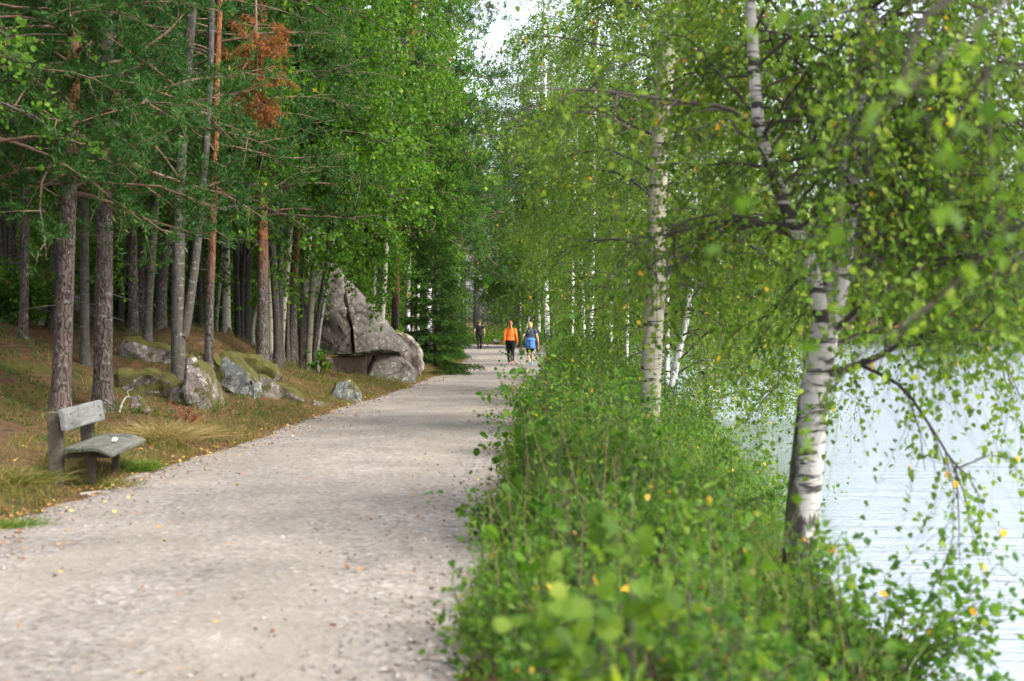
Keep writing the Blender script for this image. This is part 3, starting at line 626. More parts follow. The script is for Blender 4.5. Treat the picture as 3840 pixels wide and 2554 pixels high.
more = [
 ('aspen_tree', 'bright leafy aspen leaning its boughs over the path above the small spruce', [(1430, 1260), (1450, 900), (1470, 400)], 44, .10, 'aspen_bark', ('broad_a', 1.05, -.2, 1.9)),
 ('aspen_tree', 'tall bright aspen arching over the path behind the small spruce', [(1560, 1280), (1575, 900), (1590, 400)], 57, .11, 'pale_bark', ('broad_a', 1.25, -.1, 3.2)),
 ('birch_tree', 'birch outside the left edge, its light leaves hanging in the upper left corner', [(-640, 1600), (-640, 900), (-620, 300)], 15, .11, 'birch_bark', S(BROAD, h0=3.2, n1=26, L=3.2, h1=7, size=.065, bias=(.7, .1), tw=5, K=7)),
 ('pine_tree', 'pine just outside the left edge, its dark boughs reaching over the bench', [(-160, 1350), (-150, 800), (-140, 300)], 21, .13, 'pine_bark', ('pine_b', 1.0, -.3)),
 ('pine_tree', 'second pine outside the left edge, boughs hanging across the upper left', [(-190, 1500), (-185, 900), (-180, 300)], 17.5, .12, 'pine_bark', ('pine_b', .92, .25)),
 ('pine_tree', 'dark pine standing behind the pair of big pines at the bench', [(318, 1290), (318, 800), (320, 300)], 24.5, .09, 'dark_bark', ('pine_a', .98, -.6)),
 ('aspen_tree', 'leafy tree behind the front pines at the upper left', [(250, 1230), (250, 800), (255, 300)], 30, .10, 'dark_bark', ('broad_a', 1.15, -.9)),
 ('pine_tree', 'leafy-looking dark pine between the thick pine and the double-stemmed alder', [(500, 1230), (500, 800), (510, 300)], 28.5, .11, 'pine_bark_grey', ('pine_a', 1.05, -1.2)),
 ('aspen_tree', 'bright leafy tree behind the slender pine, above the mossy mound', [(850, 1200), (850, 800), (860, 300)], 32, .10, 'pale_bark', ('broad_b', 1.2, -.9)),
 ('aspen_tree', 'bright leafy tree with boughs beside the rust-brown dead bough', [(1010, 1230), (1010, 800), (1020, 300)], 31, .09, 'aspen_bark', ('broad_a', 1.42, -.5)),
 ('pine_tree', 'dark pine half hidden at the far left behind the pink rock block', [(40, 1230), (40, 800), (45, 300)], 31, .12, 'pine_bark_grey', ('pine_b', .95, -1.0)),
]
for i, (nm, lb, px, D, r, bk, sp) in enumerate(more):
    grow_tree(nm, lb, 'tree', None, px, D, r, sp, 140 + i, bark=bk, top=(sp['h1'] if isinstance(sp, dict) else CROWNS[sp[0]]['h1'] * sp[1] + (sp[3] if len(sp) > 3 else 0)) + 1, rtop=.5, sides=9)

# big leafy and pine boughs high on the left, from trees outside the top of the picture
grow_tree('pine_tree', 'bushy pine behind the dead brown bough, branches sweeping down over the alder', 'tree', None,
          [(985, 1230), (985, 900), (985, 500), (985, 0)], 29, .13, S(PINE, pow=1.4, h0=3.0, n1=38, L=3.0, h1=9.5, bias=(-.1, -.5), tr=0), 120,
          extra=[([(985, 500, 29), (1080, 470, 27), (1190, 400, 26)], .03), ([(985, 560, 29), (1090, 620, 27), (1230, 640, 26)], .03)], bark='pine_bark_low', top=12, rtop=.5)
db = thing('dead_pine_bough', 'rust-brown dead pine bough hanging among the green boughs', 'branch', tuple(P(975, 40, 21.5)))
rng = np.random.default_rng(5); gb, gl = Geo(), Geo(); base = P(975, 40, 21.5)
main = smooth_poly(np.array([P(958, -260, 22.5), P(960, 40, 21.5), P(965, 230, 21.5), P(958, 410, 21.5)]) - base, 12); tube(gb, main, np.linspace(.022, .005, 12), 6)
SP, SD = [], []
for k in range(54):
    p, d = along(main, rng.uniform(.40, 1)); dd = nrm(np.array([rng.normal(0, 1), rng.normal(0, .8), rng.uniform(-.9, .5)])); q = bough(rng, p, dd, rng.uniform(.25, .55), 4, .35, .15)
    tube(gb, q, np.linspace(.006, .002, 5), 4, caps=False)
    for s in rng.uniform(.3, 1, 7):
        a, b = along(q, s); SP.append(a); SD.append(b)
SP = np.array(SP); SD = np.array(SD)
twig_leaves(gl, gb, rng, SP, nrm(SD + rng.normal(0, .5, SP.shape)), .14, .2, 22, .075, NEED, .2, spread=.6, twig_r=.003)
gb.build('bough', M['pine_branch'], db); gl.build('dead_needles', M['dead_needle'], db)

# --- the hillside behind: copies of three trees
def copy_tree(o, parent=None):
    c = o.copy(); COL.objects.link(c); c.parent = parent
    for ch in o.children: copy_tree(ch, c)
    return c
rng = np.random.default_rng(77)
GRP = 'trees crowding the hillside behind the front trunks'
LB = 'tree among many on the shaded hillside behind the front trunks'
def proto(name, label, group, bark, r, sp, seed, top, x=-30, y=95):
    return grow_tree(name, label, 'tree', group, [((x / y) * FPX + CX, HY)], y, r, sp, seed, bark=bark, top=top, rtop=.4, sides=7)
protos = [proto('hillside_tree', LB.replace('tree', 'leafy tree'), GRP, 'dark_bark', .16, ('broad_b', 1.3, 0), 201, 17, -16, 58),
          proto('hillside_tree', LB.replace('tree', 'pine'), GRP, 'pine_bark_grey', .15, ('pine_b', 1.3, 0), 202, 16, -11, 49),
          proto('hillside_tree', LB.replace('tree', 'pale-stemmed birch'), GRP, 'pale_bark', .12, ('birch_b', 1.2, 0), 203, 17, -20, 66)]
spots = []
for k in range(4000):
    y = rng.uniform(40, 112); x = -rng.uniform(.085, .42) * y - 1.5
    if xl(y) - x < 3.0: continue
    if all((x - a) ** 2 + (y - b) ** 2 > 10 + .08 * (y - 40) for a, b in spots) and all((x - p.location.x) ** 2 + (y - p.location.y) ** 2 > 8 for p in protos): spots.append((x, y))
    if len(spots) >= 84: break
for k, (x, y) in enumerate(spots):
    c = copy_tree(protos[k % 3]); c.location = (x, y, at_ground(x, y)); c.rotation_euler.z = rng.uniform(0, 6.28); s = rng.uniform(.8, 1.2); c.scale = (s, s, s * rng.uniform(.9, 1.1))

# --- where the path bends away: dark spruces and leafy trees close the view
def spruce(name, label, group, loc, h, rad, seed, mt='spruce_needle', dens=1.0, size=.05, z0=.12, tw=11, K=16, shape=NEED):
    rng = np.random.default_rng(seed); root = thing(name, label, 'tree', loc, 0, group)
    g = Geo(); tube(g, np.array([[0, 0, -.1], [.02, 0, h * .3], [0, .02, h * .7], [0, 0, h]]), [h * .014 + .012, h * .011 + .01, h * .006 + .006, .004], 8, rough=.03); g.build('trunk', M['dark_bark'], root)
    gb, gl = Geo(), Geo(); SP, SD = [], []
    n = int(46 * dens)
    for k in range(n):
        f = (k + rng.random()) / n; z = h * (z0 + (1 - z0) * .97 * f); L = rad * (1 - f) ** .8 * rng.uniform(.75, 1.15) + .08
        az = k * 2.4 + rng.normal(0, .3); el = R(-18 + 50 * f + rng.normal(0, 5)); d = np.array([math.cos(az) * math.cos(el), math.sin(az) * math.cos(el), math.sin(el)])
        q = bough(rng, (0, 0, z), d, L, 6, .12, .05); q[:, 2] += np.linspace(0, 1, 7) ** 2 * L * .12
        tube(gb, q[::2], np.linspace(.008 + .006 * L, .002, 4), 4, caps=False)
        m = max(3, int(L * tw))
        for s in rng.uniform(.12, 1, m):
            a, b = along(q, s); side = nrm(np.cross(b, [0, 0, 1.0])) * rng.choice([-1, 1])
            SP.append(a); SD.append(nrm(b * .7 + side * rng.uniform(.4, 1.1) + np.array([0, 0, -.15])) * (.5 + .7 * (1 - s)))
    SP, SD = np.array(SP), np.array(SD); ln = np.linalg.norm(SD, axis=1)
    twig_leaves(gl, gb, rng, SP, nrm(SD), ln * rad * .42, .22, K, size, shape, .05, spread=.5, twig_r=.003, up=.3)
    gb.build('branches', M['dark_bark'], root); gl.build('crown', M[mt], root); return root
sx, sy = float(P(1650, 0, 45)[0]), 45
spruce('spruce_tree', 'small bright-green young spruce standing at the left edge of the path', None, (sx - .15, sy, at_ground(sx - .15, sy) - .02), 4.5, 1.3, 301, dens=2.6, size=.09, z0=.03, tw=26, K=20, shape=NEEDF)
G2 = 'dark spruces at the end of the path'
s0 = spruce('dark_spruce', 'dark spruce closing the view behind the man', G2, (-3.0, 119, .2), 19, 3.2, 302, 'dark_needle', 2.2, .16, .10, 6, 12, NEEDF)
s0['group'] = G2
for k, (x, y, s) in enumerate([(-.4, 123, .9), (-6.2, 127, 1.1), (-4.6, 134, 1.25), (1.6, 131, 1.0), (-11, 134, 1.0), (-1, 140, 1.3), (5, 146, 1.1), (-16, 138, 1.1)]):
    c = copy_tree(s0); c.location = (x, y, .2); c.rotation_euler.z = k; c.scale = (s, s, s)
endp = proto('roadside_tree', 'leafy tree in the green wall where the path bends away', 'leafy trees at the bend of the path', 'dark_bark', .16, S(BROAD, h0=.5, n1=90, L=3.2, h1=16, K=7, size=.17, shape=LEAF4W, tr=0, tw=6), 310, 17, 3.9, 117)
for k, (x, y, s) in enumerate([(6.5, 122, .8), (8, 130, 1.0), (-8.2, 120, .45), (5.6, 104, .6), (-10.5, 112, .7), (5.4, 140, 1.2), (10, 148, 1.2), (-10, 146, 1.3)]):
    c = copy_tree(endp); c.location = (x, y, at_ground(x, y)); c.rotation_euler.z = k * 1.7; c.scale = (s, s, s)

# --- birches along the lake
r1 = grow_tree('birch_tree', 'nearest white birch with dark mossy left side, leaning over the lake', 'tree', None,
    [(3000, 2140), (3012, 1900), (3040, 1600), (3068, 1380), (3095, 1240), (3135, 1080), (3160, 900), (3190, 600), (3229, 373), (3254, 60)], 10.5, .138,
    S(BIRCH, h0=2.3, n1=80, L=2.1, h1=6.0, n2=5.2, l2=.75, hang=.9, tw=9.5, K=9, bias=(.8, .3), brmax=.018, shape=LEAF6B), 401,
    stems=[([(3092, 1230), (3060, 1080), (3025, 940), (2988, 861), (2913, 689), (2856, 517), (2833, 344), (2821, 115), (2806, -60)], 10.45, .062, .036)],
    extra=[([(3120, 1400, 10.4), (3200, 1375, 10.2), (3290, 1340, 10.0), (3400, 1280, 9.8), (3560, 1230, 9.6), (3760, 1250, 9.4)], .036),
           ([(3140, 1230, 10.4), (3270, 1120, 10.0), (3400, 1030, 9.6), (3560, 960, 9.2), (3760, 960, 9)], .032),
           ([(3230, 1370, 10.1), (3380, 1450, 9.6), (3490, 1600, 9.3), (3580, 1740, 9.1), (3660, 1800, 9.0)], .016),
           ([(2840, 470, 10.4), (2790, 442, 10.3), (2718, 402, 10.2), (2500, 373, 10.0), (2250, 340, 9.8), (1950, 330, 9.6)], .026),
           ([(2930, 720, 10.4), (2850, 560, 10.3), (2770, 490, 10.2), (2725, 430, 10.1)], .014),
           ([(3170, 640, 10.5), (3400, 600, 10.6), (3700, 560, 10.8), (3900, 600, 11)], .024),
           ([(2980, 850, 10.4), (2700, 830, 10.8), (2500, 880, 11.0), (2330, 900, 11.0)], .016),
           ([(3180, 760, 10.5), (3400, 700, 10.9), (3650, 760, 11.4), (3900, 900, 11.8)], .022),
           ([(3150, 1000, 10.5), (3330, 900, 11.0), (3600, 900, 11.6), (3850, 1050, 12)], .024),
           ([(3200, 560, 10.5), (3330, 420, 11.2), (3560, 380, 12), (3850, 480, 12.6)], .022),
           ([(3120, 1300, 10.5), (3300, 1230, 10.9), (3550, 1240, 11.4), (3800, 1380, 11.8)], .02),
           ([(3230, 360, 10.5), (3450, 330, 10.0), (3700, 230, 9.6), (3950, 260, 9.4)], .022)]
        + [([(3254 - .09 * y, y, 10.45), (3230 - .09 * y, y - 40, 9.9), (3250 - .09 * y + 30 * (-1) ** k, y + 30, 9.3), (3270 - .09 * y + 50 * (-1) ** k, y + 150, 9.0)], .010) for k, y in enumerate((150, 330, 520, 700, 880))]
        + [([(3254 - .09 * y, y, 10.5), (3380 + 30 * (k % 3), y - 70, 10.5 + .25 * (k % 5 - 2)), (3560 + 60 * (k % 4), y - 60 + 25 * (k % 3), 10.5 + .55 * (k % 5 - 2)), (3800 + 50 * (k % 3), y + 60, 10.5 + .8 * (k % 5 - 2))], .016) for k, y in enumerate(range(40, 1060, 75))], bark='birch_bark_mossy', top=9, rtop=.42, flare=1.35, sides=16)
r2 = grow_tree('birch_tree', 'straight birch with dark knots and an arched dark branch, mid-distance', 'tree', None,
    [(2432, 1680), (2436, 1560), (2447, 1274), (2460, 1102), (2464, 815), (2480, 450), (2520, 0)], 20, .165,
    S(BIRCH, h0=2.5, n1=54, L=3.1, h1=9, K=10, tw=11, n2=4.2, bias=(.35, .6), brmax=.022, size=.052, shape=LEAF4W), 402,
    extra=[([(2478, 1045, 20), (2556, 970, 19.8), (2671, 941, 19.6), (2774, 945, 19.4), (2889, 976, 19.2), (2990, 1040, 19)], .06),
           ([(2484, 1184, 20), (2596, 1159, 19.6), (2688, 1205, 19.2), (2780, 1290, 19)], .03),
           ([(2478, 1000, 20), (2580, 930, 20.6), (2740, 960, 21.4), (2880, 1080, 22)], .03),
           ([(2484, 1120, 20), (2600, 1060, 20.8), (2720, 1100, 21.6), (2800, 1200, 22.4)], .024),
           ([(2480, 900, 20), (2600, 850, 19.6), (2750, 880, 19.2), (2900, 980, 19)], .03),
           ([(2470, 600, 20), (2380, 500, 19.8), (2280, 440, 19.6), (2120, 420, 19.4), (1980, 470, 19.2)], .026)], bark='birch_bark', top=12, rtop=.62, flare=1.25, sides=14)
bir = [
 ('slim leaning birch at the water behind the straight knotted birch', [(2505, 1560), (2525, 1420), (2552, 1290), (2582, 1150), (2600, 900), (2610, 500)], 27, .082, S(BIRCH, h0=1.3, n1=60, L=3.0, h1=8, hang=1.3, tl=.65, bias=(.45, 0), K=13, shape=LEAF4W, tw=9, tr=.0015), 'birch_bark_far'),
 ('young birch just behind the straight knotted birch, mostly hidden by its trunk', [(2500, 1420), (2502, 1250), (2505, 1000), (2515, 600)], 31, .065, ('birch_a', .95, 1), 'birch_bark_far'),
 ('thin birch in the bank thicket left of the straight knotted birch', [(2345, 1400), (2350, 1200), (2352, 800), (2360, 400)], 33, .07, ('birch_b', .9, 2), 'birch_bark_far'),
 ('thin birch farther along the bank, right of the women', [(2215, 1380), (2218, 1150), (2225, 800), (2230, 400)], 43, .085, ('birch_a', .85, 3, 2.4), 'birch_bark_far'),
 ('spreading birch over the water beyond the slim leaning birch', [(2660, 1430), (2680, 1200), (2700, 900), (2710, 400)], 38, .11, S(BIRCH, pow=1.3, h0=.9, n1=76, L=3.8, h1=11, hang=1.3, tl=.6, K=11, tw=8, shape=LEAF4W, size=.06, tr=0), 'birch_bark_far'),
 ('thin white birch rising from the bank just past the women', [(2142, 1330), (2148, 1150), (2150, 800)], 58, .09, ('birch_b', .9, 4, 3.0), 'birch_bark_far'),
 ('birch with drooping boughs deep in the bank thicket', [(2290, 1330), (2295, 1100), (2300, 600)], 52, .10, ('birch_a', 1.0, 5, 2.2), 'birch_bark_far'),
 ('thickest white birch behind the stones at the far right of the path', [(2052, 1300), (2049, 1150), (2045, 900)], 90, .22, ('birch_b', 1.6, 1), 'birch_bark_far'),
 ('black-and-white birch left of the thickest far birch', [(2019, 1300), (2020, 1150), (2018, 900)], 92, .15, ('birch_b', 1.4, 3), 'birch_bark_far'),
 ('dark leaning alder between the far white birches', [(1996, 1290), (1990, 1200), (1982, 1080)], 94, .13, ('broad_a', 1.5, 3), 'dark_bark'),
 ('white birch standing behind the orange jacket', [(1946, 1300), (1950, 1150), (1953, 1000)], 96, .13, ('birch_b', 1.5, 5), 'birch_bark_far'),
 ('leaning birch stem low between the far birches', [(1962, 1296), (1976, 1220), (1990, 1140)], 93, .10, ('birch_a', 1.6, 2), 'birch_bark_far'),
 ('dark trunk right against the thickest far birch', [(2070, 1300), (2070, 1200), (2066, 1000)], 95, .16, ('broad_b', 1.5, 1), 'dark_bark'),
 ('birch arching leafy boughs over the path beyond the women', [(2190, 1310), (2180, 1000), (2160, 600)], 72, .12, ('birch_b', 1.5, 2), 'birch_bark_far'),
]
for i, (lb, px, D, r, sp, bk) in enumerate(bir):
    grow_tree('alder_tree' if bk == 'dark_bark' else 'birch_tree', lb, 'tree', None, px, D, r, sp, 420 + i, bark=bk, top=(sp['h1'] if isinstance(sp, dict) else CROWNS[sp[0]]['h1'] * sp[1] + (sp[3] if len(sp) > 3 else 0)) + 1, rtop=.45, sides=9)
# the birch standing next to the camera, its hanging twigs close to the lens
r0 = grow_tree('birch_tree', 'birch just outside the right edge, its blurred leaves hanging close by', 'tree', None,
    [(5600, 3000), (5600, 1200)], 3.4, .10, S(BIRCH, h0=2.9, n1=10, L=1.4, h1=6, n2=2.4, tw=5, K=6, bias=(.6, .2)), 460,
    extra=[([(5590, 300, 3.4), (4700, -250, 3.3), (4000, -180, 3.2), (3500, 30, 3.1), (3380, 330, 3.1)], .018),
           ([(5590, 500, 3.4), (4800, 200, 3.8), (4200, 100, 4.2), (3720, 250, 4.6), (3560, 520, 4.8)], .016),
           ([(5590, 700, 3.4), (4600, 640, 4.0), (3900, 800, 4.8), (3560, 1080, 5.2), (3330, 1300, 5.4)], .014)], bark='birch_bark', top=7, rtop=.4)

# --- the far shore
rng = np.random.default_rng(88)
def far_tree(seed, h, bark, mt, x):
    return proto('far_shore_tree', {501: 'yellow-green leafy tree in the wood along the far shore of the lake', 502: 'white-stemmed darker green birch in the wood along the far shore', 503: 'lower bushy tree in the wood along the far shore'}[seed], 'trees on the far shore', bark, .22, S(BROAD, h0=2.2, n1=60, L=4.4, h1=h, K=7, size=.40, shape=LEAF4, n2=1.6, tw=3.4, mat=mt, tr=0), seed, h + 1, x, 222)
M['sunlit_leaf'] = leafmat('sunlit_leaf', [(0, (.09, .14, .025)), (.6, (.17, .22, .04)), (1, (.34, .33, .06))])
fp = [far_tree(501, 21, 'pale_bark', 'sunlit_leaf', 40), far_tree(502, 22, 'birch_bark_far', 'birch_leaf_far', 62), far_tree(503, 17, 'aspen_bark', 'sunlit_leaf', 80)]
for k in range(64):
    row = k % 3; x = 4 + (k // 3) * 3.9 + rng.uniform(-1.8, 1.8); y = 216 + row * 9 + rng.uniform(-2, 2)
    if row == 0 and any(abs(x - p.location.x) < 2.2 for p in fp): x += 2.4
    c = copy_tree(fp[int(rng.integers(0, 3))]); c.location = (x, y, at_ground(x, y) - .05); c.rotation_euler.z = rng.uniform(0, 6); s = rng.uniform(.75, 1.25); c.scale = (s, s, s)
g = Geo(); n = 9000; x = rng.uniform(2, 120, n); y = 207 + rng.uniform(-3, 5, n) - .04 * x - 2.5 * np.sin(x * .07); z = np.maximum(ground(x, y), WATER_Z)
leaves(g, np.stack([x, y, z], -1), rng.normal(0, .12, (n, 3)) + [0, 0, 1], rng.normal(0, 1, (n, 3)), rng.uniform(.8, 1.9, n), np.array([[0, .05, 0], [0, -.05, 0], [1, 0, 0]]), rng.random(n))
tag(g.build('reeds', M['willow_leaf']), 'pale reed belt along the far shore', 'reeds', kind='stuff')

# ------------------------------------------------------------------ rocks
def rock_geo(hull, seed, bev=.05, sub=3, amp=.05, freq=2.0):
    bm = bmesh.new()
    for p in hull: bm.verts.new(p)
    r = bmesh.ops.convex_hull(bm, input=bm.verts); 
    bmesh.ops.delete(bm, geom=[v for v in bm.verts if not v.link_faces], context='VERTS')
    bmesh.ops.dissolve_limit(bm, angle_limit=.12, verts=bm.verts, edges=bm.edges)
    bmesh.ops.bevel(bm, geom=list(bm.edges), offset=bev, segments=1, affect='EDGES', clamp_overlap=True)
    bmesh.ops.triangulate(bm, faces=bm.faces)
    for _ in range(sub):
        long_ = [e for e in bm.edges if e.calc_length() > bev * 1.5]
        if long_: bmesh.ops.subdivide_edges(bm, edges=long_, cuts=1, use_grid_fill=True)
        bmesh.ops.triangulate(bm, faces=bm.faces)
    bm.normal_update()
    o = Vector((seed * 3.7, seed * 1.9, seed))
    for v in bm.verts:
        st_ = mnoise.noise(v.co * freq * .55 + o * 2) * 3.2; st_ = (math.floor(st_) + sstep(st_ - math.floor(st_), .42, .58)) / 3.2; v.co += v.normal * float(st_) * amp * 1.6
        f = mnoise.fractal(v.co * freq + o, .9, 2.1, 5) * amp + mnoise.ridged_multi_fractal(v.co * freq * .6 + o, 1, 2, 3, .9, 2) * amp * .25
        v.co += v.normal * (f + mnoise.fractal(v.co * freq * 4 + o, .8, 2.2, 3) * amp * .28)
    for f in bm.faces: f.smooth = True
    for e in bm.edges: e.smooth = not (len(e.link_faces) == 2 and e.calc_face_angle(0) > .33)
    return bm
def rock(name, label, hull, m, seed, parent=None, cat='rock', **kw):
    hull = np.asarray(hull, float); base = hull.mean(0); base[2] = hull[:, 2].min()
    bm = rock_geo(hull - (0 if parent is not None else base), seed, **kw); me = bpy.data.meshes.new(name); bm.to_mesh(me); bm.free(); me.materials.append(M[m])
    o = link(name, me, parent)
    if parent is None: o.location = base; tag(o, label, cat)
    return o
def px_hull(front, D, back, shrink=.75, dz=-.1):
    """front outline read off the photograph at distance D, the back one `back` metres behind"""
    f = np.array([P(x, y, d if d else D) for x, y, d in [(q + (0,))[:3] for q in front]]); c = f.mean(0)
    b = c + (f - c) * [shrink, 1, shrink] + [0, back, dz]; return np.vstack([f, b])
BD = 38.0
bl = thing('boulder', 'big pointed granite boulder cracked into blocks at the left of the path', 'boulder', tuple(P(1350, 1440, BD)))
bb = P(1350, 1440, BD)
def blk(front, D, back, m, seed, **kw): return rock('block', None, px_hull(front, D, back, .8, -.05) - bb, m, seed, parent=bl, **kw)
blk([(1120, 1335, 38.4), (1122, 1120, 39.2), (1172, 985, 40.2), (1252, 985, 39.6), (1284, 1030, 39.1), (1308, 1180, 38.15), (1326, 1330, 37.55), (1250, 1150, 38.3)], 38, 2.4, 'granite', 3, bev=.03, amp=.045, freq=2.2, sub=4)
blk([(1287, 1040, 38.95), (1304, 1062, 38.8), (1370, 1132, 38.35), (1428, 1192, 38.1), (1478, 1258, 37.95), (1526, 1322, 38.1), (1420, 1312, 37.5), (1331, 1328, 37.4), (1311, 1180, 38.0)], 38, 2.4, 'granite', 4, bev=.03, amp=.045, freq=2.2, sub=4)
blk([(1378, 1372, 37.9), (1422, 1316, 38), (1500, 1338, 38), (1545, 1380, 37.8), (1560, 1440, 37.6), (1480, 1445, 37.5), (1380, 1425, 37.5)], 38, 1.8, 'granite', 5, bev=.025, amp=.035, freq=2.2, sub=4)
blk([(1200, 1340, 37.95), (1375, 1334, 37.85), (1372, 1440, 37.8), (1200, 1440, 37.8)], 37.9, 1.6, 'granite_red', 7, bev=.04, amp=.03)
blk([(1362, 1330, 37.9), (1400, 1322, 37.9), (1384, 1372, 37.9), (1366, 1380, 37.9)], 37.9, .8, 'granite_red', 8, bev=.03, amp=.02)
rock('rock', 'lichen-spotted rock wedged between the big boulder and the small spruce', px_hull([(1465, 1262), (1480, 1240), (1540, 1262), (1570, 1300), (1580, 1400), (1545, 1440), (1520, 1340)], 41, 2.2), 'pink_rock', 9, bev=.06, amp=.07)
rock('rock', 'narrow sunken slab at the path verge below the big boulder', px_hull([(1262, 1432), (1308, 1420), (1345, 1470), (1352, 1540), (1300, 1535), (1240, 1490)], 28.5, 1.1), 'lichen_rock', 11, bev=.04, amp=.04)
rock('rock', 'pale lichened rock face under the slim pine behind the bench', px_hull([(440, 1300), (470, 1275), (560, 1290), (650, 1310), (680, 1370), (660, 1420), (560, 1430), (460, 1390)], 26, 1.6, .8), 'mossy_rock', 13, bev=.06, amp=.09)
rock('rock', 'long pale slab sloping down to the grass right of the double-stemmed alder', px_hull([(690, 1335), (725, 1330), (770, 1440), (800, 1500), (828, 1585), (800, 1600), (740, 1560), (690, 1500)], 22.6, 1.3, .7), 'mossy_rock', 15, bev=.06, amp=.06)
rock('rock', 'blue-grey lichened rock with a moss cap right of the slender pine', px_hull([(800, 1340), (850, 1330), (905, 1365), (960, 1420), (972, 1500), (940, 1540), (880, 1500), (815, 1450)], 25.2, 1.5, .75), 'lichen_rock', 17, bev=.06, amp=.07)
rock('rock', 'low mossy rock trailing off right of the blue-grey rock', px_hull([(960, 1405), (1010, 1410), (1075, 1455), (1130, 1490), (1128, 1510), (1050, 1512), (970, 1490)], 26, .9, .75), 'mossy_rock', 19, bev=.05, amp=.06)
rock('rock', 'small flat stone at the end of the low mossy rock', px_hull([(1170, 1500), (1210, 1505), (1245, 1535), (1240, 1550), (1180, 1540)], 26.4, .5, .8), 'pink_rock', 20, bev=.03, amp=.03)
M['dark_mossy_rock'] = rock_mat('dark_mossy_rock', (.10, .085, .075), (.22, .19, .17), 1.6, .7)
rock('rock', 'dark mossy ledge between the long pale slab and the blue-grey rock', px_hull([(690, 1330), (760, 1325), (830, 1350), (850, 1420), (820, 1470), (730, 1440)], 25.0, 1.4, .8), 'dark_mossy_rock', 51, bev=.04, amp=.09)
rock('rock', 'dark mossy ledge below the pale lichened rock face', px_hull([(445, 1400), (540, 1395), (640, 1430), (650, 1480), (560, 1500), (460, 1470)], 23.2, 1.2, .8), 'dark_mossy_rock', 53, bev=.04, amp=.09)
rock('rock', 'moss-covered hump above the blue-grey rock', px_hull([(880, 1330), (960, 1345), (1040, 1400), (1020, 1440), (930, 1420)], 27.0, 1.2, .8), 'dark_mossy_rock', 55, bev=.04, amp=.08)
rock('rock', 'pink rock block on the slope at the far left', px_hull([(112, 1200), (175, 1192), (185, 1270), (160, 1290), (110, 1285)], 29, 1.0, .85), 'pink_rock', 21, bev=.05, amp=.05)
rock('rock', 'grey rock on the slope between the two big pines behind the bench', px_hull([(280, 1115), (320, 1110), (350, 1150), (345, 1215), (290, 1220)], 32, 1.2, .85), 'pink_rock', 23, bev=.05, amp=.06)
rock('rock', 'small pale rock in the dry grass behind the yellow tussock', px_hull([(488, 1480), (520, 1475), (550, 1520), (545, 1545), (480, 1540)], 20.5, .4, .8), 'mossy_rock', 25, bev=.03, amp=.03)
rock('rock', 'mossy stone at the foot of the double-stemmed alder', px_hull([(640, 1440), (690, 1430), (720, 1490), (700, 1530), (640, 1520)], 23.2, .7, .8), 'mossy_rock', 27, bev=.04, amp=.05)
rock('rock', 'dark stone under the rounded shrub at the path edge', px_hull([(1990, 1745), (2040, 1735), (2075, 1750), (2070, 1800), (1995, 1800)], 14.9, .35, .8), 'pink_rock', 29, bev=.02, amp=.02)
rock('rock', 'large grey stone behind the woman with the blue jacket', px_hull([(2012, 1300), (2035, 1285), (2055, 1290), (2066, 1315), (2050, 1335), (2015, 1328)], 78, 1.2, .8), 'pink_rock', 31, bev=.06, amp=.06)
rock('rock', 'low pale stone between the two women', px_hull([(1945, 1308), (1965, 1300), (1980, 1305), (1978, 1322), (1945, 1322)], 80, .7, .8), 'pink_rock', 33, bev=.05, amp=.05)
rock('rock', 'flat white stone at the far edge of the path between man and orange jacket', px_hull([(1850, 1270), (1874, 1268), (1880, 1284), (1848, 1285)], 108, 1.0, .8), 'lichen_rock', 35, bev=.05, amp=.05)

# ------------------------------------------------------------------ bench
def box_geo(g, corners8, bevel=0):
    F = [(0, 3, 2, 1), (4, 5, 6, 7), (0, 1, 5, 4), (1, 2, 6, 5), (2, 3, 7, 6), (3, 0, 4, 7)]; g.add(corners8, F)
def board(name, mt, parent, c8, seed=0, bev=.008):
    bm = bmesh.new(); vs = [bm.verts.new(p) for p in c8]
    for f in [(0, 3, 2, 1), (4, 5, 6, 7), (0, 1, 5, 4), (1, 2, 6, 5), (2, 3, 7, 6), (3, 0, 4, 7)]: bm.faces.new([vs[i] for i in f])
    bmesh.ops.subdivide_edges(bm, edges=bm.edges, cuts=2, use_grid_fill=True)
    for v in bm.verts: v.co += Vector((mnoise.noise(v.co * 4 + Vector((seed, 0, 0))), mnoise.noise(v.co * 4 + Vector((0, seed, 3))), mnoise.noise(v.co * 3 + Vector((7, 0, seed))))) * .006
    sharp = [e for e in bm.edges if len(e.link_faces) == 2 and e.calc_face_angle(0) > .8]
    bmesh.ops.bevel(bm, geom=sharp, offset=bev, segments=2, affect='EDGES', profile=.6, clamp_overlap=True)
    bmesh.ops.recalc_face_normals(bm, faces=bm.faces)
    me = bpy.data.meshes.new(name); bm.to_mesh(me); bm.free(); me.materials.append(M[mt]); return link(name, me, parent)
bx, by = -4.32, 14.5; gz = at_ground(-4.3, 14.5)
bench = thing('park_bench', 'weathered grey wooden bench on the grass verge at the left', 'bench', (bx, by, gz), R(4.3))
def bar(x0, x1, y0, y1, z0, z1, lean=0): return [(x0, y0, z0), (x1, y0, z0), (x1, y1, z0), (x0, y1, z0), (x0 + lean, y0, z1), (x1 + lean, y0, z1), (x1 + lean, y1, z1), (x0 + lean, y1, z1)]
zb = -gz
board('backrest', 'bench_wood', bench, bar(-.03, .02, -1.02, .74, .585 + zb, .785 + zb, -.035), 1)
for y in (-.86, .50): board('post', 'post_wood', bench, bar(-.16, -.035, y - .06, y + .06, -.12, .76 + zb, -.03), 2 + y, .012)
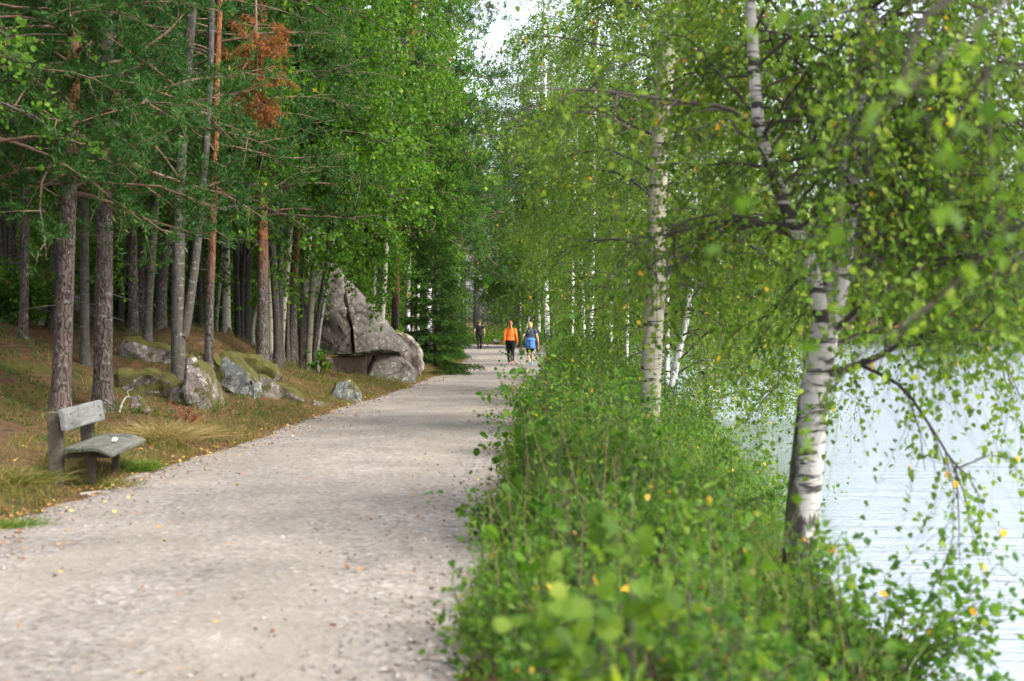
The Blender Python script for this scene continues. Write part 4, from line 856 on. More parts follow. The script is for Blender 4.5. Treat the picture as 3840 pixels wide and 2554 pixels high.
for k, (x0, x1, za, zc) in enumerate([(.0, .15, .425, .425), (.16, .30, .423, .418), (.31, .44, .413, .365)]):
    c8 = [(x0, -1.0, za - .038), (x1, -1.0, zc - .038), (x1, 0.76, zc - .038), (x0, 0.76, za - .038), (x0, -1.0, za), (x1, -1.0, zc), (x1, 0.76, zc), (x0, 0.76, za)]
    board('seat_plank', 'seat_wood', bench, [(a, b, c + zb) for a, b, c in c8], 5 + k, .012)
for y in (-.70, .46):
    board('leg', 'post_wood', bench, bar(.15, .22, y - .035, y + .035, -.12, .36 + zb), 9 + y, .012)
    for zz_ in (.64, .73):
        bg_ = Geo(); ell_ = np.array([[.026, y * 1.15 - .03, zz_ + zb]]); tube(bg_, np.array([[-.03, y * 1.1, zz_ + zb], [.005 - (zz_ - .585) * .17 + .024, y * 1.1, zz_ + zb]]), [.011, .011], 8); bg_.build('bolt', M['dark_bark'], bench)
    board('crossbeam', 'post_wood', bench, bar(-.10, .36, y - .04, y + .04, .30 + zb, .352 + zb), 12 + y, .01)
hull = np.random.default_rng(4).normal(0, 1, (16, 3)); hull = nrm(hull) * [.036, .04, .02]
M['white_paper'] = simple('white_paper', (.78, .78, .80), .6, .06, 30)
pp = P(426, 1656, 14.2)
hw_ = rock('crumpled_paper', 'small crumpled white paper lying on the bench seat', hull + [0, 0, .02] + [pp[0], 14.25, .418], 'white_paper', 41, cat='paper', bev=.006, amp=.006, freq=12, sub=1)

# ------------------------------------------------------------------ ground cover
def sides_scatter(rng, n, ylo, yhi, tlo, thi, powr=1.4):
    y = ylo + (yhi - ylo) * rng.random(n) ** powr; t = tlo + (thi - tlo) * rng.random(n); x = xl(y) - t; return x, y, t
rng = np.random.default_rng(900)
def grass_field(name, label, x, y, h, mt, wid=.006, lean=.35, tint=(0, 1), clump=None):
    n = len(x); g = Geo(); z = ground(x, y) - .01
    p = np.stack([x, y, z], -1); ax = rng.normal(0, lean, (n, 3)); ax[:, 2] = 1
    no = rng.normal(0, 1, (n, 3)); no[:, 2] *= .2; hh = h * rng.uniform(.5, 1.3, n)
    ax = nrm(ax); side = nrm(np.cross(ax, no)); bend = nrm(rng.normal(0, 1, (n, 3)) * [1, 1, .1])
    mid = p + ax * (hh * .55)[:, None]; tip = p + ax * hh[:, None] + bend * (hh * .35)[:, None] - np.array([0, 0, 1]) * (hh * .12)[:, None]
    V = np.stack([p + side * wid, p - side * wid, mid - side * wid * .7, mid + side * wid * .7, tip], 1)
    b = (np.arange(n) * 5)[:, None]; t = rng.uniform(*tint, n)
    g.add(V.reshape(-1, 3), b + np.array([[0, 1, 2, 3]]), t); 
    g2 = g; off = g2.n - n * 5
    f = b + np.array([[3, 2, 4]]); g2.f.append((f.astype(np.int32) + off, t.astype(np.float32), 0, False))
    o = g.build(name, M[mt]); tag(o, label, 'grass', kind='stuff'); return o
# verge grass in clumps
def clumped(rng, nc, per, x0f, spread):
    cx, cy = x0f(nc); k = np.repeat(np.arange(nc), per); return cx[k] + rng.normal(0, spread, len(k)), cy[k] + rng.normal(0, spread, len(k))
def vg(nc):
    y = 8 + 62 * rng.random(nc) ** 1.7; t = np.abs(rng.normal(.35, .55, nc)) + .02; return xl(y) - t, y
x, y = clumped(rng, 1300, 16, vg, .06); grass_field('verge_grass', 'short yellowing grass along the left verge of the path', x, y, .13, 'grass', .0035, .4)
def vg2(nc):
    y = 9 + 45 * rng.random(nc) ** 1.6; t = np.abs(rng.normal(2.0, 1.6, nc)) + .3; return xl(y) - t, y
x, y = clumped(rng, 1100, 13, vg2, .09); grass_field('forest_grass', 'thin dry grass on the forest floor', x, y, .20, 'grass', .0035, .5, (.2, 1))
def vg3(nc):
    y = 7 + 40 * rng.random(nc) ** 1.6; return xr(y) + np.abs(rng.normal(.12, .12, nc)), y
def vg4(nc):
    y = 6.3 + 20 * rng.random(nc) ** 1.4; return xr(y) + rng.uniform(.1, 2.3, nc), y
x, y = clumped(rng, 130, 14, vg4, .07); grass_field('tall_grass', 'tall grass blades standing among the bank shrubs', x, y, .75, 'green_grass', .005, .22, (.1, 1))
x, y = clumped(rng, 420, 18, vg3, .05); grass_field('bank_grass', 'green grass along the right edge of the path', x, y, .16, 'green_grass', .004, .45)
# low plants: bilberry and moss-like herbs on the slope
def low_plants(name, label, x, y, h, mt, K, size, shape=LEAF4, lean=.5):
    n = len(x); gl, gt = Geo(), Geo(); p = np.stack([x, y, ground(x, y) - .01], -1); d = rng.normal(0, lean, (n, 3)); d[:, 2] = 1
    twig_leaves(gl, gl, rng, p, nrm(d), h * rng.uniform(.5, 1.3, n), .2, K, size, shape, .1, twig_r=.0, s0=.2, up=.7, bulk=size * .6)
    o = gl.build(name, M[mt]); tag(o, label, 'plants', kind='stuff'); return o
yy = 10 + 40 * rng.random(7600) ** 1.4; tt = .4 + 7 * rng.random(7600); keep = lump(xl(yy) - tt, yy, .7, 5) > -.05
low_plants('ground_cover', 'low bilberry and herbs on the forest floor', (xl(yy) - tt)[keep], yy[keep], .17, 'bilberry', 9, .03)
yy = 33 + 60 * rng.random(3600); xx = -(.09 + .33 * rng.random(3600)) * yy - 1; keep = (xl(yy) - xx > 4.0)
low_plants('forest_undergrowth', 'pale leafy undergrowth under the trees on the hillside', xx[keep], yy[keep], 1.7, 'broad_leaf', 11, .165, LEAF4, .35)
yy = rng.uniform(44, 118, 1700); xx = xl(yy) - .3 - np.abs(rng.normal(0, 1.1, 1700)); kp = (np.abs(xx + 2.4) > 2.2) | (np.abs(yy - 43) > 4.5); xx, yy = xx[kp], yy[kp]; low_plants('verge_undergrowth', 'leafy undergrowth along the far left verge', xx, yy, .55, 'broad_leaf', 12, .08, LEAF4, .4)
yy = rng.uniform(104, 126, 2200); xx = rng.uniform(-14, 5, 2200); cen = np.abs(xx - np.interp(yy, [100, 108, 116, 122, 130], [-1.6, -3.6, -6.5, -10, -16])); keep = (cen > 3.0) & (xx > -14)
low_plants('bend_undergrowth', 'shrubby undergrowth where the path bends away', xx[keep], yy[keep], 1.5, 'broad_leaf', 14, .12, LEAF4, .35)
# fallen leaves
n = 4600; yy = 6 + 60 * rng.random(n) ** 1.8; u = rng.random(n); xx = np.where(u < .42, xl(yy) + np.abs(rng.normal(0, .40, n)) - .25, np.where(u < .92, xl(yy) - rng.uniform(0, 4, n), xl(yy) + rng.random(n) * (xr(yy) - xl(yy))))
zz = np.where(xx > xl(yy) - .12, np.maximum(.045, ground(xx, yy) + .03), ground(xx, yy) + .02)
g = Geo(); no = rng.normal(0, .35, (n, 3)) + [0, 0, 1]; leaves(g, np.stack([xx, yy, zz], -1), rng.normal(0, 1, (n, 3)) * [1, 1, .15], no, rng.uniform(.025, .05, n), LEAF6, rng.random(n) ** 2.0)
tag(g.build('fallen_leaves', M['fallen']), 'brown and yellow fallen leaves on the path and verge', 'leaves', kind='stuff')
# loose gravel on the path
n = 2600; yy = 6 + 26 * rng.random(n) ** 1.6; f = rng.random(n); f = np.where(rng.random(n) < .5, np.where(rng.random(n) < .5, np.abs(rng.normal(0, .08, n)), 1 - np.abs(rng.normal(0, .08, n))), f)
xx = xl(yy) + f * (xr(yy) - xl(yy)); s = rng.uniform(.006, .017, n) * np.where(rng.random(n) < .04, 1.7, 1)
o8 = np.array([[1, 0, 0], [0, 1, 0], [-1, 0, 0], [0, -1, 0], [0, 0, .7], [0, 0, -.7]], float)
V = np.stack([xx, yy, np.full(n, .034)], -1)[:, None] + o8[None] * s[:, None, None] * rng.uniform(.6, 1.4, (n, 1, 3)) + rng.normal(0, .15, (n, 6, 3)) * s[:, None, None]
F = (np.arange(n) * 6)[:, None, None] + np.array([[0, 1, 4], [1, 2, 4], [2, 3, 4], [3, 0, 4], [1, 0, 5], [2, 1, 5], [3, 2, 5], [0, 3, 5]])[None]
def pebble_mat():
    m, t = mat('pebble'); at = N(t, 'ShaderNodeAttribute', attribute_name='tint'); c = ramp(t, at.outputs['Fac'], [(0, (.10, .085, .073)), (.4, (.18, .16, .14)), (.8, (.25, .23, .21)), (1, (.32, .30, .28))]); out(t, bsdf(t, c, .85)); return m
M['pebble'] = pebble_mat()
g = Geo(); g.add(V.reshape(-1, 3), F.reshape(-1, 3), np.repeat(rng.random(n), 8)); tag(g.build('gravel', M['pebble']), 'loose gravel scattered over the path', 'gravel', kind='stuff')

n = 900; yy = 9 + 36 * rng.random(n) ** 1.3; xx = xl(yy) - .2 - 6.5 * rng.random(n); d = rng.normal(0, 1, (n, 2)); d /= np.linalg.norm(d, axis=1, keepdims=True); ln = rng.uniform(.08, .55, n); x2, y2 = xx + d[:, 0] * ln, yy + d[:, 1] * ln
g = Geo(); thin_tubes(g, np.stack([np.stack([xx, yy, ground(xx, yy) + .015], -1), np.stack([x2, y2, ground(x2, y2) + .02], -1)], 1), rng.uniform(.003, .009, n), np.full(n, .002)); tag(g.build('forest_litter', M['branch']), 'thin fallen twigs scattered over the forest floor', 'twigs', kind='stuff')
def tussock(name, label, x, y, n, h, spread, mt, lean=.5, wid=.0035):
    root_z = at_ground(x, y); g = Geo(); r = np.random.default_rng(int(abs(x * 100) + y * 10))
    p = r.normal(0, spread, (n, 3)) * [1, 1, 0]; ax = nrm(np.concatenate([p[:, :2] * 2.2 + r.normal(0, lean, (n, 2)), np.ones((n, 1))], 1)); hh = h * r.uniform(.5, 1.2, n)
    gx = nrm(np.cross(ax, r.normal(0, 1, (n, 3)))); pts = np.stack([p + ax * (hh * s)[:, None] + np.array([0, 0, -1]) * (hh * .45 * s * s)[:, None] + nrm(ax * [1, 1, 0] + 1e-6) * (hh * .25 * s * s)[:, None] for s in (0, .4, .75, 1)], 1)
    w = np.array([1, .9, .6, .1]) * wid
    V = np.stack([pts + gx[:, None] * w[None, :, None], pts - gx[:, None] * w[None, :, None]], 2).reshape(n, 8, 3)
    b = (np.arange(n) * 8)[:, None, None]; F = b + np.array([[0, 1, 3, 2], [2, 3, 5, 4], [4, 5, 7, 6]])[None]
    g.add(V.reshape(-1, 3), F.reshape(-1, 4), np.repeat(r.random(n), 3)); o = g.build(name, M[mt]); o.location = (x, y, root_z - .01); tag(o, label, 'grass'); return o
tussock('grass_tussock', 'large yellow dry grass tussock between the bench and the pale slab', float(P(590, 1600, 17.8)[0]), 17.8, 1000, .50, .17, 'dry_grass', .55)
tussock('grass_tussock', 'smaller dry tussock leaning toward the red-leaved shrub', float(P(690, 1640, 18.6)[0]), 18.6, 700, .42, .16, 'dry_grass', .55)
tussock('grass_tussock', 'dark green tussock under the far end of the bench seat', float(P(515, 1760, 15.3)[0]) + .02, 15.25, 900, .26, .07, 'green_grass')
tussock('grass_tussock', 'green tussock at the gravel edge in the lower left corner', float(P(30, 1985, 11)[0]), 11.1, 900, .20, .10, 'green_grass')
tussock('grass_tussock', 'grass tussock at the near foot of the bench', -4.75, 13.2, 1300, .30, .22, 'grass')
tussock('grass_tussock', 'short grass growing round the front legs of the bench', -4.02, 13.9, 700, .20, .16, 'grass')
tussock('grass_tussock', 'yellow grass tuft topping the rock by the small spruce', float(P(1500, 1250, 41.5)[0]), 43.2, 900, .55, .25, 'dry_grass', wid=.006)

# ------------------------------------------------------------------ shrubs on the lake bank
def shrub(name, label, x, y, h, rad, stems, K, size, mt, shape=LEAF6, seed=0, cat='shrub', up=.35, group=None, droop=.1, twp=5, base_spread=.35):
    r = np.random.default_rng(seed); z = at_ground(x, y); root = thing(name, label, cat, (x, y, z), 0, group); gb, gl = Geo(), Geo(); SP, SD = [], []
    for k in range(stems):
        a = r.uniform(0, 6.28); q0 = np.array([math.cos(a), math.sin(a), 0]) * rad * base_spread * math.sqrt(r.random()); 
        d = np.array([math.cos(a) * r.uniform(.1, 1) * rad / h, math.sin(a) * r.uniform(.1, 1) * rad / h, 1.0]); L = h * r.uniform(.65, 1.1) * np.linalg.norm(d) * .9
        q = bough(r, q0 + [0, 0, -.03], d, L, 6, .25, .10); tube(gb, q, np.linspace(.007, .002, 7), 5, caps=False)
        for s in r.uniform(.18, 1, max(3, int(twp * L * 2.2))):
            p, dd = along(q, s); SP.append(p); SD.append(dd)
    SP, SD = np.array(SP), np.array(SD); T = len(SP)
    twig_leaves(gl, gb, r, SP, nrm(SD * .6 + r.normal(0, .6, (T, 3))), r.uniform(.12, .32, T) * (h / .9), .25, K, size, shape, droop, twig_r=.002, up=.7, bulk=.02)
    gb.build('stems', M['branch'], root); gl.build('foliage', M[mt], root); return root
shr = [
 ('rounded dark green shrub spilling over the path edge in front of the birches', .75, 17.2, 1.05, .95, 70, 8, .045, 'shrub_leaf', LEAF4W),
 ('leafy shrub at the foot of the straight knotted birch', 1.55, 18.6, .9, .7, 40, 8, .045, 'shrub_leaf', LEAF6),
 ('bushy shrub filling the bank behind the rounded dark shrub', .35+.95, 21.5, 1.1, .9, 60, 8, .045, 'shrub_leaf', LEAF6),
 ('taller pale green willow shrub at the path edge, second beyond the rounded shrub', 1.6, 27, 1.35, .85, 70, 9, .06, 'willow_leaf', LEAF6N),
 ('upright pale willow shrub with pointed leaves nearest the women', 2.15, 39, 1.7, .95, 80, 9, .07, 'willow_leaf', LEAF6N),
 ('green shrub between the two pale willow shrubs', 1.85, 32.5, 1.3, .85, 60, 8, .06, 'shrub_leaf', LEAF6),
 ('shrub leaning to the water behind the slim leaning birch', 3.3, 29, 1.1, 1.0, 50, 8, .055, 'shrub_leaf', LEAF6),
 ('low shrub by the reeds at the water edge', 2.7, 22, .8, .7, 40, 8, .05, 'shrub_leaf', LEAF6),
 ('tall-stemmed shrub against the bright water at the bottom right', 1.95, 7.7, .95, .50, 26, 8, .05, 'shrub_leaf', LEAF6),
 ('leafy shrub at the root of the nearest white birch', 1.75, 9.3, .5, .5, 30, 8, .048, 'shrub_leaf', LEAF6),
 ('dense shrub in the middle of the near bank with orange-tinged leaves', .85, 8.4, .72, .5, 50, 8, .048, 'shrub_leaf', LEAF6),
 ('near shrub whose twig sticks out over the gravel', .12, 10.3, .50, .55, 34, 7, .045, 'shrub_leaf', LEAF6),
 ('small shrub at the bottom right corner over the water', 2.75, 8.1, .62, .35, 16, 7, .04, 'shrub_leaf', LEAF6N),
 ('yellowish shrub below the rounded dark shrub', .62, 13.6, .66, .7, 50, 8, .045, 'birch_leaf', LEAF6),
 ('leafy shrub between the nearest birch and the yellowish shrub', 1.5, 12.6, .72, .7, 50, 8, .045, 'shrub_leaf', LEAF6),
]
for i, (lb, x, y, h, rad, st, K, sz, mt, shp) in enumerate(shr): shrub('bank_shrub', lb, x, y, h, rad, st, K, sz, mt, LEAF4W if y > 15 and shp is LEAF6 else shp, 700 + i)
# the thicket that fills the bank between them
rng = np.random.default_rng(950)
def thicket(name, label, n, ylo, yhi, ulo, uhi, hf, mt, size, shape, K, lean=.35, powr=1.0):
    y = ylo + (yhi - ylo) * rng.random(n) ** powr; u = ulo + (uhi - ulo) * rng.random(n); x = xr(y) + u; gl = Geo()
    h = hf(u, y) * rng.uniform(.35, 1.15, n) * (1 + .62 * lump(x, y, 1.5, 4)) * np.where(rng.random(n) < .06, 1.7, 1); p = np.stack([x, y, ground(x, y) - .02], -1); d = rng.normal(0, lean, (n, 3)); d[:, 2] = 1; d[:, 0] -= .25 * (u < .5) * (y < 16)
    g2 = Geo(); twig_leaves(gl, g2, rng, p, nrm(d), h, .12, K, size, shape, .05, twig_r=.0035, s0=.15, up=.7, bulk=.045)
    root = gl.build(name, M[mt]); tag(root, label, 'undergrowth', kind='stuff'); o = g2.build('stems', M['branch'], root); o['kind'] = 'stuff'
hb = lambda u, y: (.22 + .50 * sstep(u, .05, .7)) * (1 + .55 * sstep(y, 14, 34)) * (1 - .72 * sstep(u, 1.15, 1.75) * (1 - sstep(y, 10.5, 17)))
thicket('bank_thicket', 'green leafy thicket covering the near lake bank', 1800, 5.0, 19, .02, 2.7, hb, 'shrub_leaf', .040, LEAF6, 20)
thicket('bank_weeds', 'yellowish narrow-leaved weeds mixed into the near bank thicket', 900, 6.2, 24, .02, 2.6, lambda u, y: hb(u, y) * 1.15, 'willow_leaf', .05, LEAF6N, 16, .28)
thicket('bank_brambles', 'dark small-leaved undergrowth low in the near bank thicket', 760, 5.0, 22, .02, 2.6, lambda u, y: hb(u, y) * .8, 'bilberry', .034, LEAF4W, 20, .6)
thicket('bank_thicket', 'leafy thicket covering the bank farther along the path', 3000, 18, 62, .35, 3.6, hb, 'shrub_leaf', .060, LEAF4W, 18, powr=1.3)
thicket('bank_thicket', 'far thicket along the bank beyond the women', 1300, 58, 110, .25, 4.5, lambda u, y: .6 + .5 * sstep(u, .3, 1.5), 'shrub_leaf', .10, LEAF4, 18)
thicket('bank_saplings', 'broad-leaved saplings standing above the near bank thicket', 110, 6.5, 20, .15, 1.5, lambda u, y: .75 + .3 * sstep(y, 9, 16), 'broad_leaf', .075, LEAF6W, 13, .25)
n = 170; y_ = 6.4 + 16 * rng.random(n); u_ = rng.uniform(.05, 2.0, n); x_ = xr(y_) + u_; p0 = np.stack([x_, y_, ground(x_, y_)], -1); dv = rng.normal(0, .18, (n, 3)); dv[:, 2] = 1; hh = rng.uniform(.5, 1.05, n) * (1 - .4 * sstep(u_, 1.2, 2))
g = Geo(); thin_tubes(g, np.stack([p0, p0 + dv * (hh * .5)[:, None], p0 + dv * hh[:, None] + rng.normal(0, .04, (n, 3))], 1), np.full(n, .004), np.full(n, .0015))
tag(g.build('dead_stalks', M['grey_stalk']), 'thin dead brown stalks among the bank shrubs', 'stalks', kind='stuff')
# stems rising close to the lens
shrub('bank_shrub', 'tall blurred shrub stems close by at the bottom centre', .62, 5.1, .86, .5, 16, 6, .05, 'shrub_leaf', LEAF6, 760)
shrub('bank_shrub', 'blurred broad-leaved sapling close by in the lower middle', .42, 4.1, 1.02, .22, 5, 5, .07, 'birch_leaf', LEAF6W, 761)
# reeds at the water edge
n = 420; xx = np.concatenate([rng.normal(3.25, .28, n // 2), rng.normal(3.0, .25, n // 2)]); yy = np.concatenate([rng.uniform(19.5, 23, n // 2), rng.uniform(23, 30, n // 2)])
g = Geo(); leaves(g, np.stack([xx, yy, np.maximum(ground(xx, yy), -1.2)], -1), rng.normal(0, .09, (n, 3)) + [0, 0, 1], rng.normal(0, 1, (n, 3)), rng.uniform(.6, 1.15, n), np.array([[0, .007, 0], [0, -.007, 0], [1, 0, 0]]), rng.random(n))
tag(g.build('reeds', M['reed']), 'thin green reeds at the near water edge', 'reeds', kind='stuff')
shrub('red_shrub', 'small red-leaved shrub in front of the pale slab', float(P(680, 1570, 19.5)[0]), 19.5, .36, .28, 16, 6, .03, 'red_leaf', LEAF4, 780)
shrub('red_shrub', 'red-leaved plant nearest the path, below the pale slab', float(P(735, 1625, 19.2)[0]), 19.2, .24, .22, 11, 6, .03, 'red_leaf', LEAF4, 781)
shrub('hazel_bush', 'bright leafy bush in front of the boulder foot', float(P(1180, 1320, 33)[0]), 33.5, .6, .3, 8, 6, .07, 'broad_leaf', LEAF6W, 782)
shrub('fern_bush', 'green bush behind the pine at the far left', -9.6, 27.5, 1.3, .8, 40, 8, .07, 'broad_leaf', LEAF6W, 783)
shrub('fern_bush', 'green bush on the slope between the bench pine and the thick pine', -9.2, 33, 1.6, .9, 40, 8, .08, 'broad_leaf', LEAF6W, 784)

def stick(name, label, pts, r, mt='pine_branch', extra=()):
    pts = np.array(pts, float); base = pts.mean(0); base[2] = pts[:, 2].min(); g = Geo(); tube(g, smooth_poly(pts - base, 14), np.linspace(r, r * .4, 14), 7, rough=.08)
    for e, er in extra: tube(g, smooth_poly(np.array(e) - base, 8), np.linspace(er, er * .4, 8), 6)
    o = g.build(name, M[mt]); o.location = base; tag(o, label, 'branch'); return o
def onp(px, py_, D, up=.02):
    p = P(px, py_, D); p[2] = at_ground(p[0], p[1]) + up; return p
M['grey_wood'] = grey_bark('grey_wood', (.17, .145, .12), (.34, .30, .26), (.4, .37, .33))
stick('fallen_stick', 'bent grey stick on the gravel edge in front of the bench', [onp(300, 1835, 13.1, .05), onp(360, 1825, 13.2, .06), onp(410, 1822, 13.25, .05)], .014, 'grey_wood')
stick('dead_root', 'bleached forked root on the slope behind the bench', [onp(447, 1560, 20.2, .0), onp(462, 1450, 20.4, .16), onp(485, 1395, 20.6, .22), onp(530, 1460, 20.9, .0)], .017, 'grey_wood', extra=[([onp(485, 1395, 20.6, .22), onp(478, 1375, 20.6, .30), onp(500, 1350, 20.7, .34)], .010)])

# ------------------------------------------------------------------ people
M['skin'] = simple('skin', (.52, .30, .21), .55, .08, 30); M['skin_pale'] = simple('skin_pale', (.60, .39, .30), .55, .08, 30)
M['orange_cloth'] = simple('orange_cloth', (.86, .20, .035), .8, .10, 25); M['black_cloth'] = simple('black_cloth', (.006, .006, .007), .85, .3, 30)
M['slate_cloth'] = simple('slate_cloth', (.050, .056, .078), .85, .55, 22); M['blue_cloth'] = simple('blue_cloth', (.075, .19, .56), .75, .15, 14)
M['auburn_hair'] = simple('auburn_hair', (.22, .085, .035), .55, .4, 60); M['blond_hair'] = simple('blond_hair', (.52, .37, .17), .55, .35, 60); M['shaved_hair'] = simple('shaved_hair', (.14, .08, .055), .8, .3, 80)
M['pink_shoe'] = simple('pink_shoe', (.75, .32, .30), .6, .1, 40); M['teal_shoe'] = simple('teal_shoe', (.10, .34, .38), .6, .3, 40); M['black_shoe'] = simple('black_shoe', (.02, .02, .022), .6, .2, 40)
M['phone'] = simple('phone', (.02, .02, .025), .25, .1, 10, .5); M['reflective'] = simple('reflective', (.7, .72, .72), .3, .05, 10); M['white_rubber'] = simple('white_rubber', (.7, .7, .7), .6, .05, 10)
def ell(g, c, r, n=14, m=9):
    c, r = np.array(c, float), np.array(r, float); th = np.linspace(0, np.pi, m); ph = np.arange(n) / n * 2 * np.pi
    V = np.stack([np.sin(th)[:, None] * np.cos(ph)[None], np.sin(th)[:, None] * np.sin(ph)[None], np.broadcast_to(np.cos(th)[:, None], (m, n))], -1) * r + c
    i = np.arange(m - 1)[:, None] * n; j = np.arange(n)[None]; k = (j + 1) % n; g.add(V, np.stack([i + j, i + n + j, i + n + k, i + k], -1).reshape(-1, 4))
def loft(g, rings, n=18):
    """rings of (x, y, z, rx, ry)"""
    a = np.arange(n) / n * 2 * np.pi; V = np.concatenate([np.stack([x + rx * np.cos(a), y + ry * np.sin(a), np.full(n, z)], -1) for x, y, z, rx, ry in rings]); m = len(rings)
    i = np.arange(m - 1)[:, None] * n; j = np.arange(n)[None]; k = (j + 1) % n; g.add(V, np.stack([i + j, i + k, i + n + k, i + n + j], -1).reshape(-1, 4))
    g.add(V[:n], [list(range(n))[::-1]]); g.add(V[-n:], [list(range(n))])
def limb(g, pts, rad): tube(g, smooth_poly(pts, 9), np.interp(np.linspace(0, 1, 9), np.linspace(0, 1, len(rad)), rad), 12)
def fused(g, name, mt, parent, vox=.012, sm=2):
    o = g.build(name, M[mt], parent); md = o.modifiers.new('remesh', 'REMESH'); md.mode = 'VOXEL'; md.voxel_size = vox; md.use_smooth_shade = True
    s = o.modifiers.new('smooth', 'SMOOTH'); s.iterations = sm; s.factor = .5; return o
def person(label, x, y, z, H, style):
    k = H / 1.68; root = thing('person', label, 'person', (x, y, z), R(style.get('rz', 0))); root.scale = (k, k, k)
    sw = style['shoulder']; hipw = style['hip']; L, Rr = -1, 1
    hip = {s: np.array([s * .085, 0, .88]) for s in (L, Rr)}; sho = {s: np.array([s * sw, -.01, 1.37]) for s in (L, Rr)}
    knee, ank, elb, wri = style['knee'], style['ankle'], style['elbow'], style['wrist']
    hand = 1.0
    b = Geo()
    ell(b, (0, .012, 1.575), (.072, .092, .105)); ell(b, (0, .055, 1.53), (.052, .05, .06)); ell(b, (0, .108, 1.555), (.013, .022, .022))       # head, jaw, nose
    ell(b, (0, .092, 1.515), (.022, .012, .008)); ell(b, (0, .088, 1.60), (.05, .016, .012))
    for s in (L, Rr): ell(b, (s * .074, 0, 1.565), (.012, .022, .032))
    limb(b, [(0, -.005, 1.36), (0, 0, 1.44), (0, .01, 1.52)], [.062, .052, .055])
    loft(b, [(0, 0, .84, .12, .09), (0, 0, .93, hipw, .105), (0, 0, 1.07, hipw - .035, .085), (0, -.005, 1.22, hipw - .01, .10), (0, -.01, 1.34, sw - .03, .09), (0, -.005, 1.405, .07, .06)])
    for s in (L, Rr):
        limb(b, [sho[s], sho[s] * .5 + np.array(elb[s]) * .5, elb[s]], [.056, .047, .039]); limb(b, [elb[s], np.array(elb[s]) * .5 + np.array(wri[s]) * .5, wri[s]], [.040, .036, .026])
        limb(b, [hip[s], hip[s] * .5 + np.array(knee[s]) * .5, knee[s]], [.088, .076, .054]); limb(b, [knee[s], np.array(knee[s]) * .6 + np.array(ank[s]) * .4 + [0, -.015, 0], ank[s]], [.052, .056, .036])
        w = np.array(wri[s], float); e = np.array(elb[s], float); d = nrm(w - e); pal = w + d * .045; ell(b, pal, (.024, .04, .045))
        for f in range(4):
            off = np.array([0, (f - 1.5) * .019, 0]); ln = (.065, .075, .070, .055)[f]; p0 = pal + off + d * .03; p1 = p0 + d * ln * .55 + np.array([-s * .008, 0, 0]); p2 = p1 + d * ln * .4 + np.array([-s * .018, 0, 0])
            tube(b, np.array([p0, p1, p2]), [.0095, .009, .008], 7)
        t0 = pal + np.array([0, .03, .012]); tube(b, np.array([t0, t0 + d * .025 + [0, .022, 0], t0 + d * .05 + [-s * .006, .026, 0]]), [.0105, .010, .009], 7)
        ell(b, np.array(ank[s]) + [0, .05, -.045], (.036, .10, .03))
    fused(b, 'body', style['skin'], root, .0085, 1)
    for s in (L, Rr):
        for dz in (0,): pass
        ey = Geo(); ell(ey, (s * .028, .094, 1.578), (.010, .008, .007), 8, 6); ey.build('eye', M['white_rubber'], root)
    # top
    tp = Geo(); lo = style['top_low']
    loft(tp, [(0, 0, lo, hipw + .018, .125), (0, 0, (lo + 1.07) / 2, hipw + .012, .12), (0, 0, 1.07, hipw - .008, .108), (0, -.005, 1.22, hipw + .012, .125), (0, -.01, 1.34, sw - .01, .112), (0, -.005, 1.40, .10, .08), (0, 0, 1.43, .065, .062)])
    for s in (L, Rr):
        e = np.array(elb[s], float); w = np.array(wri[s], float)
        if style['sleeve'] == 'long':
            limb(tp, [sho[s] + [s * -.02, 0, 0], sho[s] * .5 + e * .5, e], [.080, .066, .054]); limb(tp, [e, e * .5 + w * .5, w], [.054, .050, .040])
        else:
            limb(tp, [sho[s] + [s * -.02, 0, 0], sho[s] * .7 + e * .3, sho[s] * .45 + e * .55], [.080, .068, .062])
    to = fused(tp, style['top_name'], style['top'], root, .012)
    if style['sleeve'] == 'long':
        hd = Geo(); ell(hd, (0, -.095, 1.385), (.105, .045, .07)); ell(hd, (0, -.105, 1.33), (.065, .03, .05)); fused(hd, 'hood', style['top'], to, .01)
        for s in (L, Rr):
            st = Geo(); e = np.array(elb[s], float); w = np.array(wri[s], float); tube(st, smooth_poly([sho[s] + [s * .052, -.02, .02], e + [s * .052, -.01, 0], w + [s * .04, 0, .02]], 9), np.full(9, .007), 6); st.build('sleeve_stripe', M['black_cloth'], to)
    # trousers or shorts
    tr = Geo(); loft(tr, [(0, 0, .80, hipw - .03, .10), (0, 0, .88, hipw + .012, .125), (0, 0, .98, hipw + .004, .115), (0, 0, 1.03, hipw - .015, .105)])
    for s in (L, Rr):
        h_, kn, an = hip[s], np.array(knee[s], float), np.array(ank[s], float)
        if style['legs'] == 'long':
            limb(tr, [h_, h_ * .5 + kn * .5, kn], [.108, .092, .072]); limb(tr, [kn, kn * .5 + an * .5, an + [0, 0, .0]], [.072, .070, style.get('cuff', .052)])
        else:
            limb(tr, [h_, h_ * .5 + kn * .5, kn * .92 + h_ * .08], [.108, .092, .070]); 
    tro = fused(tr, style['leg_name'], 'black_cloth', root, .012)
    if style.get('reflect'):
        for s in (L, Rr):
            rf = Geo(); kn, an = np.array(knee[s], float), np.array(ank[s], float); p = kn * .6 + an * .4 + [-s * .02, -.072, 0]; q = kn * .25 + an * .75 + [-s * .02, -.066, 0]; tube(rf, np.array([p, q]), [.006, .006], 6); rf.build('reflective_strip', M['reflective'], tro)
